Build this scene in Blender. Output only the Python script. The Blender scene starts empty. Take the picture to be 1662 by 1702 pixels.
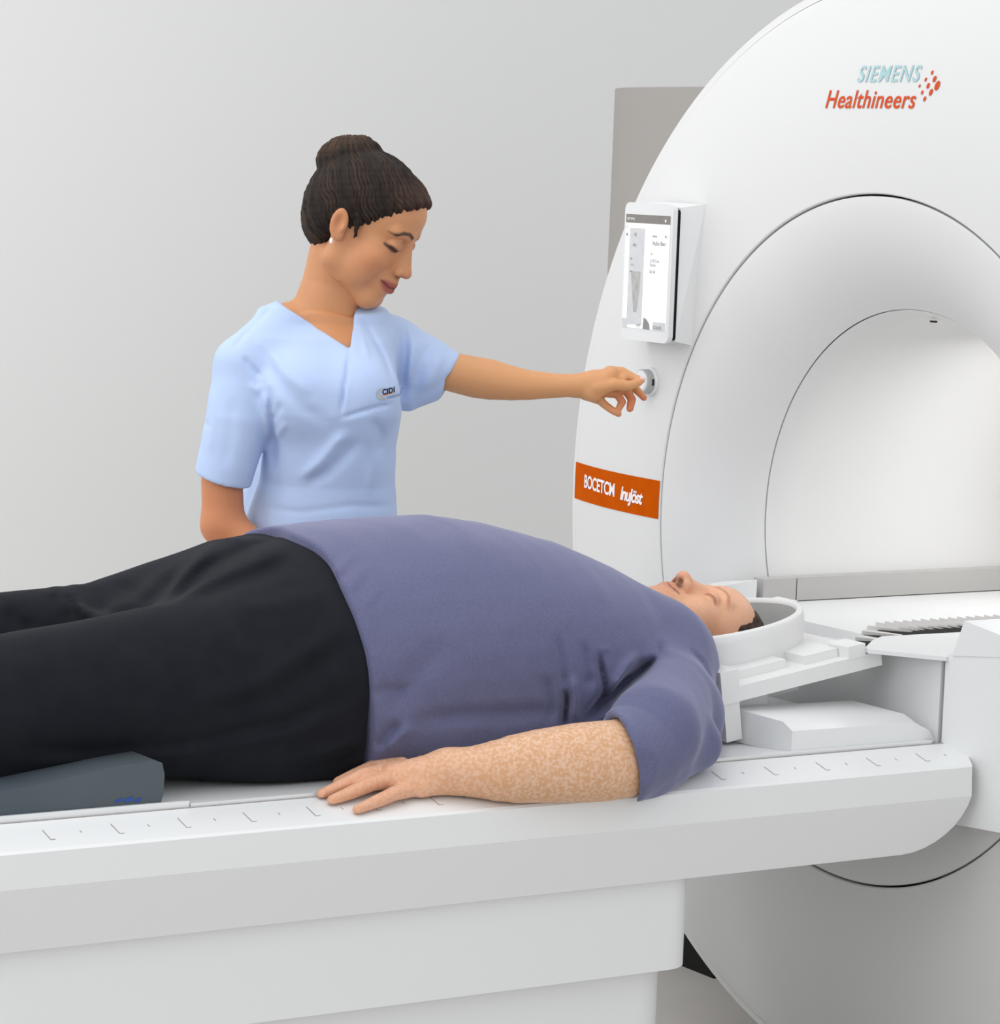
import bpy, bmesh, math, random
import numpy as np
import openvdb
from mathutils import Vector, Matrix
C = bpy.context.scene.collection
SC = bpy.context.scene
random.seed(4); np.random.seed(4)

# ---------------------------------------------------------------- camera
W, H = 1662, 1702
FPX, PIT, YAW, ROLL = 5200.0, .108, .5679, .0373
CAM = np.array([-3.29975, -4.05352, 1.58943])
fwd = np.array([math.sin(YAW)*math.cos(PIT), math.cos(YAW)*math.cos(PIT), -math.sin(PIT)])
r0 = np.array([math.cos(YAW), -math.sin(YAW), 0.0]); u0 = np.cross(r0, fwd)
rgt = r0*math.cos(ROLL) + u0*math.sin(ROLL); upv = -r0*math.sin(ROLL) + u0*math.cos(ROLL)
cd = bpy.data.cameras.new('camera'); cam = bpy.data.objects.new('camera', cd); C.objects.link(cam)
cam.matrix_world = Matrix(((rgt[0], upv[0], -fwd[0], CAM[0]), (rgt[1], upv[1], -fwd[1], CAM[1]), (rgt[2], upv[2], -fwd[2], CAM[2]), (0, 0, 0, 1)))
cd.sensor_fit = 'HORIZONTAL'; cd.sensor_width = 36.0; cd.lens = 36.0*FPX/W; cd.clip_end = 60
SC.camera = cam

def at(px, py, ax, v):
    """real point seen at a photograph pixel and lying on the plane ax = v (used to take measurements)"""
    d = fwd + rgt*(px-W/2)/FPX - upv*(py-H/2)/FPX
    k = 'xyz'.index(ax); t = (v-CAM[k])/d[k]
    return CAM + d*t

# ---------------------------------------------------------------- light
world = bpy.data.worlds.new('world'); SC.world = world; world.use_nodes = True
bg = world.node_tree.nodes['Background']; bg.inputs[0].default_value = (.955, .975, 1.0, 1); bg.inputs[1].default_value = .92
SC.view_settings.view_transform = 'Standard'; SC.view_settings.look = 'None'
SC.view_settings.exposure = 0.0; SC.view_settings.gamma = 1.0; SC.view_settings.use_curve_mapping = False

def area(name, loc, target, size, power, col=(1, 1, 1), sy=None, spread=None):
    ld = bpy.data.lights.new(name, 'AREA'); ld.energy = power; ld.color = col
    ld.shape = 'RECTANGLE'; ld.size = size; ld.size_y = sy or size
    if spread: ld.spread = math.radians(spread)
    o = bpy.data.objects.new(name, ld); C.objects.link(o); o.location = loc
    o.rotation_euler = (Vector(target)-Vector(loc)).to_track_quat('-Z', 'Y').to_euler()
    return o
area('ceiling_softbox', (-1.5, .3, 3.5), (-.8, .1, .8), 2.4, 26, (1, 1, 1))
area('side_softbox', (-3.6, -1.2, 2.3), (0, .4, 1.1), 1.7, 14, (1, 1, 1))
area('wall_washer', (-3.9, 1.1, 2.6), (-3.3, 3.6, 1.4), 1.8, 80, (1, 1, 1))
area('front_fill', (-1.6, -4.6, 1.3), (-.2, -.2, .4), 1.8, 15, (1, 1, 1))  # added fill light, lifts the scanner's lower front and the table side
area('bore_lamp', (.62, 0, 1.30), (.62, 0.1, .8), .5, 3.3, (1, 1, 1), .18)

# ---------------------------------------------------------------- materials
def lin(c):
    return tuple(((x/255)/12.92 if x/255 <= .04045 else ((x/255+.055)/1.055)**2.4) for x in c)
def mat(name, rgb, rough=.5, spec=.4, noise=None, bump=None, sss=0, attr=None, metal=0, coat=0, sheen=0, emit=None, wave=None):
    m = bpy.data.materials.new(name); m.use_nodes = True; nt = m.node_tree; b = nt.nodes['Principled BSDF']
    col = (*lin(rgb), 1)
    b.inputs['Base Color'].default_value = col; b.inputs['Roughness'].default_value = rough
    b.inputs['Specular IOR Level'].default_value = spec; b.inputs['Metallic'].default_value = metal
    b.inputs['Coat Weight'].default_value = coat
    if sheen: b.inputs['Sheen Weight'].default_value = sheen; b.inputs['Sheen Roughness'].default_value = .45; b.inputs['Sheen Tint'].default_value = (*lin(tuple(min(255, int(c*.55+115)) for c in rgb)), 1)
    if emit: b.inputs['Emission Color'].default_value = (*lin(emit[0]), 1); b.inputs['Emission Strength'].default_value = emit[1]
    if sss:
        b.inputs['Subsurface Weight'].default_value = sss; b.inputs['Subsurface Radius'].default_value = (1, .35, .2); b.inputs['Subsurface Scale'].default_value = .006
    tc = nt.nodes.new('ShaderNodeTexCoord'); src = None
    if attr:
        a = nt.nodes.new('ShaderNodeAttribute'); a.attribute_name = attr; src = a.outputs['Color']
    if noise:      # (scale, rgb2, amount-ramp lo, hi)
        n = nt.nodes.new('ShaderNodeTexNoise'); n.inputs['Scale'].default_value = noise[0]; n.inputs['Detail'].default_value = 4
        nt.links.new(tc.outputs['Object'], n.inputs['Vector'])
        mr = nt.nodes.new('ShaderNodeMapRange'); mr.inputs[1].default_value = noise[2]; mr.inputs[2].default_value = noise[3]
        mr.inputs[4].default_value = noise[4] if len(noise) > 4 else 1.0
        nt.links.new(n.outputs['Fac'], mr.inputs[0])
        mx = nt.nodes.new('ShaderNodeMix'); mx.data_type = 'RGBA'; mx.inputs[6].default_value = col; mx.inputs[7].default_value = (*lin(noise[1]), 1)
        nt.links.new(mr.outputs[0], mx.inputs[0])
        if src: nt.links.new(src, mx.inputs[6])
        src = mx.outputs[2]
    if src: nt.links.new(src, b.inputs['Base Color'])
    if bump:       # (scale, strength, distance)
        n2 = nt.nodes.new('ShaderNodeTexNoise'); n2.inputs['Scale'].default_value = bump[0]; n2.inputs['Detail'].default_value = 5
        v = tc.outputs['Object']
        if wave:
            mp = nt.nodes.new('ShaderNodeMapping'); mp.inputs['Scale'].default_value = wave; nt.links.new(v, mp.inputs[0]); v = mp.outputs[0]
        nt.links.new(v, n2.inputs['Vector'])
        bp = nt.nodes.new('ShaderNodeBump'); bp.inputs['Strength'].default_value = bump[1]; bp.inputs['Distance'].default_value = bump[2]
        nt.links.new(n2.outputs['Fac'], bp.inputs['Height']); nt.links.new(bp.outputs[0], b.inputs['Normal'])
    return m
M = {}
M['wall'] = mat('wall_paint', (232, 232, 231), .9, .1, bump=(120, .04, .002))
M['floor'] = mat('floor_vinyl', (198, 194, 189), .55, .3, noise=(3, (190, 186, 181), .3, .7))
M['white'] = mat('white_plastic', (229, 230, 230), .38, .4, bump=(300, .02, .0005))
M['cover'] = mat('gantry_white', (224, 224, 223), .42, .35, bump=(260, .02, .0005))
M['soft'] = mat('soft_white', (222, 223, 223), .5, .3, bump=(300, .03, .0005))
M['grey'] = mat('undercut_shade_grey', (186, 184, 182), .6, .3, bump=(200, .03, .0005))  # undercut face of the bore channel, its shadow put into the base colour
M['chain'] = mat('chain_grey', (206, 204, 202), .6, .3, bump=(200, .03, .0005))
M['body'] = mat('gantry_body_grey', (164, 160, 156), .6, .3, bump=(200, .03, .0005))
M['coil'] = mat('coil_plastic', (230, 230, 229), .45, .35, bump=(260, .03, .0005))
M['lining'] = mat('coil_lining', (176, 177, 176), .8, .2, bump=(400, .1, .0005))
M['dark'] = mat('dark_joint', (52, 46, 46), .8, .2, bump=(200, .05, .0005))
M['black'] = mat('black_void', (22, 22, 20), .8, .2, bump=(200, .05, .0005))
M['orange'] = mat('orange_band', (204, 88, 0), .85, .04, noise=(40, (196, 82, 0), .3, .7))
M['ink_orange'] = mat('orange_print', (206, 62, 4), .5, .3, noise=(90, (214, 84, 10), .3, .7))
M['ink_teal'] = mat('teal_print', (164, 201, 203), .5, .3, noise=(90, (170, 205, 210), .3, .7))
M['ink_white'] = mat('white_print', (255, 250, 252), .5, .3, noise=(90, (245, 238, 240), .3, .7))
M['ink_grey'] = mat('grey_print', (150, 150, 150), .6, .3, noise=(90, (140, 140, 140), .3, .7))
M['ink_black'] = mat('black_print', (18, 22, 26), .6, .3, noise=(90, (24, 26, 30), .3, .7))
M['ink_amber'] = mat('amber_print', (232, 140, 50), .6, .3, noise=(90, (226, 134, 44), .3, .7))
M['silver'] = mat('silver_print', (165, 165, 163), .5, .3, noise=(60, (195, 195, 193), .3, .7))
M['bolster'] = mat('bolster_vinyl', (80, 89, 95), .5, .35, noise=(6, (72, 82, 90), .3, .7), bump=(30, .1, .003))
M['screen'] = mat('screen_lit', (236, 237, 237), .3, .4, noise=(20, (232, 234, 234), .3, .7), emit=((236, 238, 238), .25))
M['screen_grey'] = mat('screen_grey', (214, 216, 218), .3, .4, noise=(60, (206, 208, 210), .3, .7))
M['screen_bar'] = mat('screen_bar', (134, 130, 124), .3, .4, noise=(60, (128, 124, 118), .3, .7))
M['tick'] = mat('tick_print', (150, 146, 142), .6, .3, noise=(200, (170, 166, 162), .3, .7))
M['knobgrey'] = mat('knob_grey', (176, 178, 178), .5, .4, bump=(300, .03, .0005))

# ---------------------------------------------------------------- object helpers
def link(name, me, m, parent=None):
    me.name = name
    if m: me.materials.append(m)
    o = bpy.data.objects.new(name, me); C.objects.link(o)
    if parent:
        o.parent = parent; o.matrix_parent_inverse = parent.matrix_world.inverted() if parent.matrix_world else Matrix()
    return o
def thing(name, label, cat, loc=(0, 0, 0), group=None):
    o = bpy.data.objects.new(name, None); C.objects.link(o); o.location = loc; o['label'] = label; o['category'] = cat
    o.empty_display_size = .05; o.matrix_world = Matrix.Translation(loc)
    if group: o['group'] = group
    return o
def tag(o, label, cat, group=None):
    o['label'] = label; o['category'] = cat
    if group: o['group'] = group
    return o
def finish(bm, name, m, parent=None, smooth=True, bev=0, seg=2, ang=35, recalc=True):
    if bev:
        es = [e for e in bm.edges if len(e.link_faces) == 2 and e.calc_face_angle(0) > math.radians(25)]
        bmesh.ops.bevel(bm, geom=es, offset=bev, segments=seg, affect='EDGES', clamp_overlap=True, profile=.5)
    if recalc: bmesh.ops.recalc_face_normals(bm, faces=bm.faces)
    if smooth:
        for f in bm.faces: f.smooth = True
        for e in bm.edges:
            if len(e.link_faces) == 2 and e.calc_face_angle(0) > math.radians(ang): e.smooth = False
    me = bpy.data.meshes.new(name); bm.to_mesh(me); bm.free()
    return link(name, me, m, parent)
def box(name, lo, hi, m, parent=None, bev=.002, seg=2):
    bm = bmesh.new(); vs = [bm.verts.new((x, y, z)) for x in (lo[0], hi[0]) for y in (lo[1], hi[1]) for z in (lo[2], hi[2])]
    for f in ((0, 1, 3, 2), (4, 6, 7, 5), (0, 4, 5, 1), (2, 3, 7, 6), (0, 2, 6, 4), (1, 5, 7, 3)): bm.faces.new([vs[i] for i in f])
    return finish(bm, name, m, parent, bev=bev, seg=seg)
def hull8(name, pts, m, parent=None, bev=.002, seg=2):
    """pts: 4 bottom + 4 top corners in the same order"""
    bm = bmesh.new(); vs = [bm.verts.new(p) for p in pts]
    for f in ((3, 2, 1, 0), (4, 5, 6, 7), (0, 1, 5, 4), (1, 2, 6, 5), (2, 3, 7, 6), (3, 0, 4, 7)): bm.faces.new([vs[i] for i in f])
    return finish(bm, name, m, parent, bev=bev, seg=seg)
def prism(name, poly, ax, a, b, m, parent=None, bev=.002, seg=2, ang=35, xf=None):
    """poly in the two other axes (in x,y,z order), extruded along ax from a to b"""
    bm = bmesh.new(); k = 'xyz'.index(ax)
    def P(uv, t):
        p = list(uv); p.insert(k, t)
        return xf(p) if xf else p
    A = [bm.verts.new(P(q, a)) for q in poly]; B = [bm.verts.new(P(q, b)) for q in poly]; n = len(poly)
    bm.faces.new(A[::-1]); bm.faces.new(B)
    for i in range(n): bm.faces.new((A[i], A[(i+1) % n], B[(i+1) % n], B[i]))
    return finish(bm, name, m, parent, bev=bev, seg=seg, ang=ang)
def rrect(y0, y1, z0, z1, r, n=5):
    out = []
    for cx, cy, a in ((y1-r, z1-r, 0), (y0+r, z1-r, 90), (y0+r, z0+r, 180), (y1-r, z0+r, 270)):
        for i in range(n+1):
            t = math.radians(a+90*i/n); out.append((cx+r*math.cos(t), cy+r*math.sin(t)))
    return out
ZC = 1.0
def lathe(name, prof, m, parent=None, closed=False, a0=0, a1=360, n=160, ang=30, yc=0, zc=ZC):
    """profile of (x, R) turned about the bore axis"""
    bm = bmesh.new(); full = abs(a1-a0) >= 360; cnt = n if full else n+1; rings = []
    for i in range(cnt):
        t = math.radians(a0+(a1-a0)*i/n)
        rings.append([bm.verts.new((x, yc+R*math.cos(t), zc+R*math.sin(t))) for x, R in prof])
    k = len(prof)
    for i in range(cnt if full else cnt-1):
        A, B = rings[i], rings[(i+1) % cnt]
        for j in range(k if closed else k-1): bm.faces.new((A[j], A[(j+1) % k], B[(j+1) % k], B[j]))
    if closed and not full: bm.faces.new(rings[0]); bm.faces.new(rings[-1][::-1])
    return finish(bm, name, m, parent, ang=ang)
def textmesh(s, size, shear=0, space=1.0, bold=0, sx=1.0):
    cu = bpy.data.curves.new('t', 'FONT'); cu.body = s; cu.size = size; cu.shear = shear; cu.space_character = space; cu.offset = bold
    cu.extrude = 0; cu.resolution_u = 4
    o = bpy.data.objects.new('t', cu); C.objects.link(o); dg = bpy.context.evaluated_depsgraph_get(); dg.update()
    me = bpy.data.meshes.new_from_object(o.evaluated_get(dg)); bpy.data.objects.remove(o); bpy.data.curves.remove(cu)
    v = np.zeros(len(me.vertices)*3); me.vertices.foreach_get('co', v); v = v.reshape(-1, 3); v[:, 0] *= sx
    fs = [tuple(p.vertices) for p in me.polygons]; bpy.data.meshes.remove(me)
    return v, fs
def pymesh(name, v, f, m, parent=None, smooth=True):
    me = bpy.data.meshes.new(name); me.from_pydata([tuple(map(float, p)) for p in v], [], f); me.update()
    if smooth: me.polygons.foreach_set('use_smooth', [True]*len(me.polygons))
    return link(name, me, m, parent)
# ================================================================= the room
def struct(o): o['kind'] = 'structure'; return o
struct(box('floor', (-9, -8, -.1), (11, 3.75, 0), M['floor'], bev=0))
struct(box('wall_back', (-9, 3.6, 0), (11, 3.75, 3.8), M['wall'], bev=0))

# ================================================================= the scanner
scanner = thing('mri_scanner', 'white ring shaped scanner with wide round bore, orange band and lettering', 'medical scanner', (.6, 0, 0))
def xf(R):                                   # front cover surface
    t = max(0, (R-.578)/.358); return .052*t**2.2
prof = [(.018, .5775), (.002, .5775), (0, .5795)] + [(xf(R), R) for R in np.linspace(.585, .930, 22)] + [(xf(.9335)+.001, .9335), (.07, .9338)]
lathe('front_cover', prof, M['cover'], scanner, n=200)
lathe('outer_rim', [(.075, .9355), (.0545, .9358), (.0555, .9385), (.058, .9505), (.064, .9545), (.09, .956), (.62, .95), (.66, .93)], M['cover'], scanner, n=200)
lathe('joint_backing', [(.022, .55), (.022, .60), (.03, .60), (.03, .55)], M['dark'], scanner, closed=True, n=120)
lathe('rim_joint_backing', [(.068, .925), (.068, .945), (.078, .945), (.078, .925)], M['dark'], scanner, closed=True, n=120)
fl = [(.016, .5738), (.003, .5738), (.0005, .572)]
for i in range(1, 25):
    t = math.radians(66*i/24); fl.append((.16-.16*math.cos(t), .572-.202*math.sin(t)))
fl.append((fl[-1][0]+.006, fl[-1][1]+.002))
lathe('flare_ring', fl, M['cover'], scanner, n=200)
bl = []
for i in range(0, 10):
    t = math.radians(67+23*i/9); bl.append((.16-.16*math.cos(t), .572-.202*math.sin(t)))
bl = [(bl[0][0]+.006, bl[0][1]+.004)] + bl + [(.3, .37), (1.55, .37), (1.7, .45)]
lathe('bore_liner', bl, M['cover'], scanner, n=200)
lathe('liner_joint_backing', [(.108, .395), (.108, .405), (.112, .405), (.112, .395)], M['ink_grey'], scanner, closed=True, n=120)
# magnet housing behind the ring
hb = [at(1040, 155, 'x', .95)]
yL = hb[0][1]-.13; zT = hb[0][2]
poly = [(.62, -.7)] + [(.62, .95)] + [(.70+.0*i, .95) for i in range(0)]
pr = []
for i in range(13):
    t = math.pi/2*i/12; pr.append((.95+.55*math.sin(t)*0+.0, 0))
cy, cr = yL-.42, .42
pl = [(.66, -.6), (.66, cy+.0)]
pl += [(.95-.29*math.cos(math.radians(a)), cy+.42*math.sin(math.radians(a))) for a in range(8, 91, 8)]
pl += [(1.9, yL), (1.9, -.6)]
prism('magnet_housing', pl, 'z', .05, zT, M['body'], scanner, bev=.006, ang=25)
lathe('rear_cover', [(.66, .5), (.66, .93), (1.0, .9), (1.7, .86), (1.72, .45)], M['body'], scanner, n=80)
box('base', (.45, -.55, 0), (1.6, .60, .17), M['body'], scanner, bev=.01)
box('base_shroud', (.39, .87, 0), (1.5, 1.25, .22), M['black'], scanner, bev=.02)
# orange band and lettering on the cover
def onface(Y, Z, off=.0008): return (xf(math.hypot(Y, Z-ZC))-off, Y, Z)
bz0, bz1 = .9712, 1.0415
vs, fs = [], []
ny, nz = 26, 5
for j in range(nz+1):
    z = bz0+(bz1-bz0)*j/nz
    ya = math.sqrt(.5805**2-(z-ZC)**2); yb = math.sqrt(.9325**2-(z-ZC)**2)
    for i in range(ny+1): vs.append(onface(ya+(yb-ya)*i/ny, z))
for j in range(nz):
    for i in range(ny): a = j*(ny+1)+i; fs.append((a, a+1, a+ny+2, a+ny+1))
band = pymesh('orange_band', vs, fs, M['orange'], scanner)
def decal(name, s, size, y, z, m, parent, shear=0, space=1, bold=0, sx=1.0, skew=0, off=.0012):
    """lettering laid on the cover; y falls along the line of text"""
    v, f = textmesh(s, size, shear, space, bold, sx)
    out = [onface(y-p[0], z+p[1]+skew*p[0], off) for p in v]
    return pymesh(name, out, f, m, parent, False)
M['band'] = band
decal('band_lettering', 'BOCETCM', .034, .876, .999, M['ink_white'], band, 0, .96, .0009, .92, -.02, .0016)
decal('band_lettering', 'InuJöst', .034, .713, .994, M['ink_white'], band, .25, .88, .0010, .95, -.02, .0016)
decal('lettering', 'SIEMENS', .0375, .082, 1.7620, M['ink_teal'], scanner, .20, 1.15, .0006, 1.02)
decal('lettering', 'Healthineers', .0425, .160, 1.7185, M['ink_orange'], scanner, .19, 1.06, .0005, 1.02)
def disc(name, y, z, r, m, parent, off=.0012, n=14, st=.3):
    v = [onface(y-r*math.cos(t)*.85-r*st*math.sin(t), z+r*math.sin(t)*1.15, off) for t in np.linspace(0, 2*math.pi, n, endpoint=False)]
    return pymesh(name, v, [tuple(range(n))], m, parent, False)
for (zx, zy, rr) in ((1322, 268, 2.6), (1264, 342, 2.4), (1355, 337, 3.8), (1208, 411, 2.0), (1296, 409, 3.4), (1390, 407, 5.6), (1242, 480, 2.5), (1332, 478, 4.0), (1274, 548, 3.0)):
    p = at(1340+zx/6.392, 80+zy/6.392, 'x', .03); disc('logo_dot', p[1]-.022, p[2]+.0005, rr/820, M['ink_orange'], scanner)

# bore channel, table bed inside, docking nose
box('bore_channel', (.045, .315, .852), (1.5, .345, .893), M['grey'], scanner, bev=.001)
box('channel_joint', (.118, .3145, .852), (.1192, .316, .892), M['dark'], scanner, bev=0)
hull8('dock_wing', [(-.07, .315, .60), (.03, .315, .60), (.03, .42, .60), (-.07, .42, .60), (-.085, .315, .880), (.03, .315, .893), (.03, .42, .876), (-.085, .42, .862)], M['white'], scanner, bev=.003)
box('bore_floor', (-.02, -.30, .74), (1.5, .3149, .8505), M['soft'], scanner, bev=.004)
# curved cable chain lying in the floor of the bore
chain = [at(px, py, 'z', .850) for px, py in ((1421, 1066), (1432, 1056), (1441, 1047), (1455, 1041), (1470, 1039.5), (1485, 1038.5), (1500, 1037.5), (1515, 1036.5), (1530, 1035.5), (1545, 1034.6), (1560, 1033.6), (1575, 1032.6), (1590, 1031.7), (1605, 1030.6), (1620, 1029.8), (1635, 1029), (1650, 1028.2), (1665, 1027.2))]
for i in range(len(chain)-1):
    a, b = chain[i], chain[i+1]; d = (b-a); L = np.linalg.norm(d[:2]); n = np.array([d[1], -d[0], 0])/L
    wd = (.030, .042, .052)[i] if i < 3 else .064; e = d*.86; tw = np.array([.010, -.004, 0])
    p0 = a+np.array([0, 0, .002]); p1 = a+e+np.array([0, 0, .002])
    lo = np.array([0, 0, -.006])
    q0 = p0+n*wd+tw*2.2-np.array([0, 0, .004]); q1 = p1+n*wd+tw*2.2-np.array([0, 0, .004])
    up_ = np.array([0, 0, .0055])
    hull8('chain_link', [tuple(x-np.array([0, 0, .003])) for x in (p0, p1, q1, q0)] + [tuple(x) for x in (p0+up_, p1, q1, q0+up_)], M['chain'], scanner, bev=.0006)
def strip(name, pts, z0, z1, m, parent, bev=.002):
    return prism(name, [tuple(p[:2]) for p in pts], 'z', z0, z1, m, parent, bev=bev)
g = [at(px, py, 'z', .855) for px, py in ((1438, 1078), (1450, 1066), (1465, 1059.5), (1590, 1053), (1662, 1049), (1662, 1085), (1572, 1094), (1442, 1081))]
strip('chain_tray', g, .8504, .857, M['soft'], scanner)
g = [at(px, py, 'z', .8515) for px, py in ((1415, 1073), (1428, 1060), (1445, 1050), (1465, 1046), (1662, 1036), (1662, 1058), (1465, 1067), (1440, 1082))]
strip('chain_recess', g, .8502, .8512, M['black'], scanner, 0)
# near side of the docking nose
hull8('dock_front_panel', [(-.07, -.305, .60), (-.07, .30, .60), (.03, .30, .60), (.03, -.305, .60), (-.07, -.305, .853), (-.07, .05, .829), (.03, .05, .835), (.03, -.305, .86)], M['soft'], scanner, bev=.002)
box('dock_joint_backing', (-.055, -.325, .60), (.02, -.295, .83), M['dark'], scanner, bev=0)
hull8('dock_side_shroud', [(-.07, -.315, .592), (.12, -.315, .592), (.10, -.50, .60), (-.045, -.50, .60), (-.07, -.315, .86), (.12, -.315, .86), (.10, -.50, .90), (-.045, -.50, .90)], M['white'], scanner, bev=.003)
hull8('dock_side_cap', [(-.07, -.330, .86), (.60, -.330, .86), (.55, -.50, .88), (-.045, -.50, .88), (-.068, -.352, .9185), (.60, -.352, .9185), (.55, -.50, .893), (-.045, -.50, .893)], M['white'], scanner, bev=.004)

# control display on the cover
ty0, ty1, tz0, tz1 = .501, .652, 1.2965, 1.545
def tabl(p):   # slight tilt of the display
    return tuple(p)
xs = .008
disp = prism('control_display', rrect(ty0, ty1, tz0, tz1, .014), 'x', -.052, -.042, M['white'], scanner, bev=.0025, xf=tabl)
prism('display_gap', rrect(ty0+.004, ty1-.012, tz0+.006, tz1-.010, .006), 'x', -.042, -.033, M['black'], disp, bev=0, xf=tabl)
hull8('display_mount', [tabl((-.033, ty0+.004, tz0+.004)), tabl((xs, ty0-.0, tz0-.004)), tabl((xs, ty1, tz0-.004)), tabl((-.033, ty1-.01, tz0+.004)),
      tabl((-.033, ty0+.004, tz1-.006)), tabl((xs, ty0-.014, tz1+.002)), tabl((xs, ty1, tz1+.002)), tabl((-.033, ty1-.01, tz1-.006))], M['white'], disp, bev=.006)
sx = -.0526
SY0, SY1, SZ0, SZ1 = .6465, .508, 1.5235, 1.3185
def scr(name, u0, u1, v0, v1, m, parent, lift=0, poly=None):
    """rectangle on the display face, u from left to right, v from top to bottom, in 0..1 of the lit area"""
    Y0, Y1, Z0, Z1 = SY0, SY1, SZ0, SZ1
    pts = poly or [(u0, v0), (u1, v0), (u1, v1), (u0, v1)]
    v = [tabl((sx-lift, Y0+(Y1-Y0)*u, Z0+(Z1-Z0)*w)) for u, w in pts]
    return pymesh(name, v, [tuple(range(len(v)))], m, parent, False)
screen = scr('screen', 0, 1, 0, 1, M['screen'], disp)
scr('title_bar', 0, 1, 0, .075, M['screen_bar'], screen, .0003)
scr('patient_column', .10, .44, .12, .97, M['screen_grey'], screen, .0003)
scr('patient_figure', 0, 0, 0, 0, M['silver'], screen, .0005, [(.16, .50), (.38, .50), (.37, .66), (.32, .86), (.25, .86), (.20, .66)])
scr('footer_block', .0, .12, .92, 1.0, M['screen_grey'], screen, .0004)
scr('footer_figure', 0, 0, 0, 0, M['ink_grey'], screen, .0006, [(.49, .90), (.55, .91), (.62, .95), (.64, 1.0), (.48, 1.0)])
scr('footer_block', .70, .98, .93, 1.0, M['screen_grey'], screen, .0004)
def scrtext(s, u, v, size, m):
    t, f = textmesh(s, size, 0, 1, .0001)
    out = [tabl((sx-.0008, SY0+(SY1-SY0)*u-p[0], SZ0+(SZ1-SZ0)*v+p[1])) for p in t]
    pymesh('screen_text', out, f, m, screen, False)
scrtext('SIEMENS', .03, .05, .0065, M['ink_white']); scrtext('■', .88, .055, .006, M['ink_white'])
for s, u, v, z in (('■', .02, .19, .006), ('12', .2, .19, .008), ('■ ■ ■', .62, .19, .004), ('■', .9, .19, .005), ('Va3o Bao', .62, .26, .0105), ('■', .6, .345, .0035),
                   ('1:3 E 5 m', .58, .41, .0075), ('Ta.d.a', .58, .445, .0075), ('U3 .B.', .58, .505, .0075), ('42.2', .18, .28, .0065), ('90', .14, .40, .005), ('L_r', .16, .45, .006), ('80', .14, .51, .0045), ('2', .02, .12, .006), ('ITT', .34, .99, .008), ('COLDS', .71, .99, .008)):
    scrtext(s, u, v, z, M['ink_grey'])
# knob
kp = at(1081, 634, 'x', .0)
def ring(name, x0, x1, r0_, r1_, m, parent, n=40, yc=kp[1], zc=kp[2]):
    return lathe(name, [(x1, 0.0001), (x1, r1_), (x0+.002, r0_), (x0, r0_-.0015), (x0, .0001)], m, parent, n=n, yc=yc, zc=zc)
knob = ring('control_knob', -.022, .012, .0225, .0225, M['knobgrey'], scanner)
ring('knob_collar', -.006, .014, .0262, .0275, M['white'], knob)
ring('knob_face', -.0245, -.021, .0195, .0215, M['white'], knob)
box('knob_mark', (-.012, kp[1]-.0232, kp[2]-.006), (-.008, kp[1]-.0220, kp[2]+.006), M['dark'], knob, bev=0)
# little opening at the top of the bore
box('bore_sensor', (.128, -.012, 1.3665), (.134, .0, 1.3695), M['dark'], scanner, bev=0)

# ================================================================= the patient table
table = thing('patient_table', 'long white patient table with ruled side rail on a pedestal', 'patient table', (-1.4, 0, 0))
YO, YI = .40, .32
def rail(side):
    sgn = side
    # (Y, z) section, with the X where each row ends (rounded nose)
    sec = [(YI, .7180, -.035), (YI+.004, .7180, -.037), (.396, .699, -.075), (YO, .6955, -.078), (YO+.002, .6497, -.0775)] + [(YO+.002-.030*((.6497-(.6497-.0902*math.sin(math.radians(a_))))/.0902)**1.0, .6497-.0902*math.sin(math.radians(a_)), -.19+.1125*math.cos(math.radians(a_))) for a_ in range(11, 91, 11)] + [(YO-.028, .5594, -.195), (.25, .5595, -.19), (.25, .62, -.05)]
    bm = bmesh.new(); A = []; B = []
    for (y, z, xe) in sec:
        A.append(bm.verts.new((-2.75, -sgn*y if sgn > 0 else y, z))); B.append(bm.verts.new((xe, -sgn*y if sgn > 0 else y, z)))
    n = len(sec); bm.faces.new(A); bm.faces.new(B[::-1])
    for i in range(n): bm.faces.new((A[i], B[i], B[(i+1) % n], A[(i+1) % n]))
    return finish(bm, 'side_rail', M['white'], table, bev=0, ang=20)
near_rail = rail(1); rail(-1)
box('table_core', (-2.7, -.255, .5597), (-.12, .255, .70), M['white'], table, bev=.003)
# concave tabletop in two sections
def topsec(x0, x1, rim=.7235, name='tabletop'):
    ys = np.linspace(-.316, .316, 17); up = [(y, .715+(rim-.715)*abs(y/.316)**6) for y in ys]
    poly = up + [(.316, .70), (-.316, .70)]
    return prism(name, poly[::-1], 'x', x0, x1, M['white'], table, bev=.001, ang=30)
xj = at(316, 1332, 'y', -.316)[0]
topsec(-2.73, xj-.0012, .7275); topsec(xj+.0012, -.09)
box('tabletop_joint', (xj-.0012, -.3155, .705), (xj+.0012, .3155, .7165), M['dark'], table, bev=0)
# lip line along the near edge
prism('edge_groove', [(-.3195, .7178), (-.3175, .7178), (-.3175, .7192), (-.3195, .7188)], 'x', -2.7, -.04, M['tick'], table, bev=0)
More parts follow.
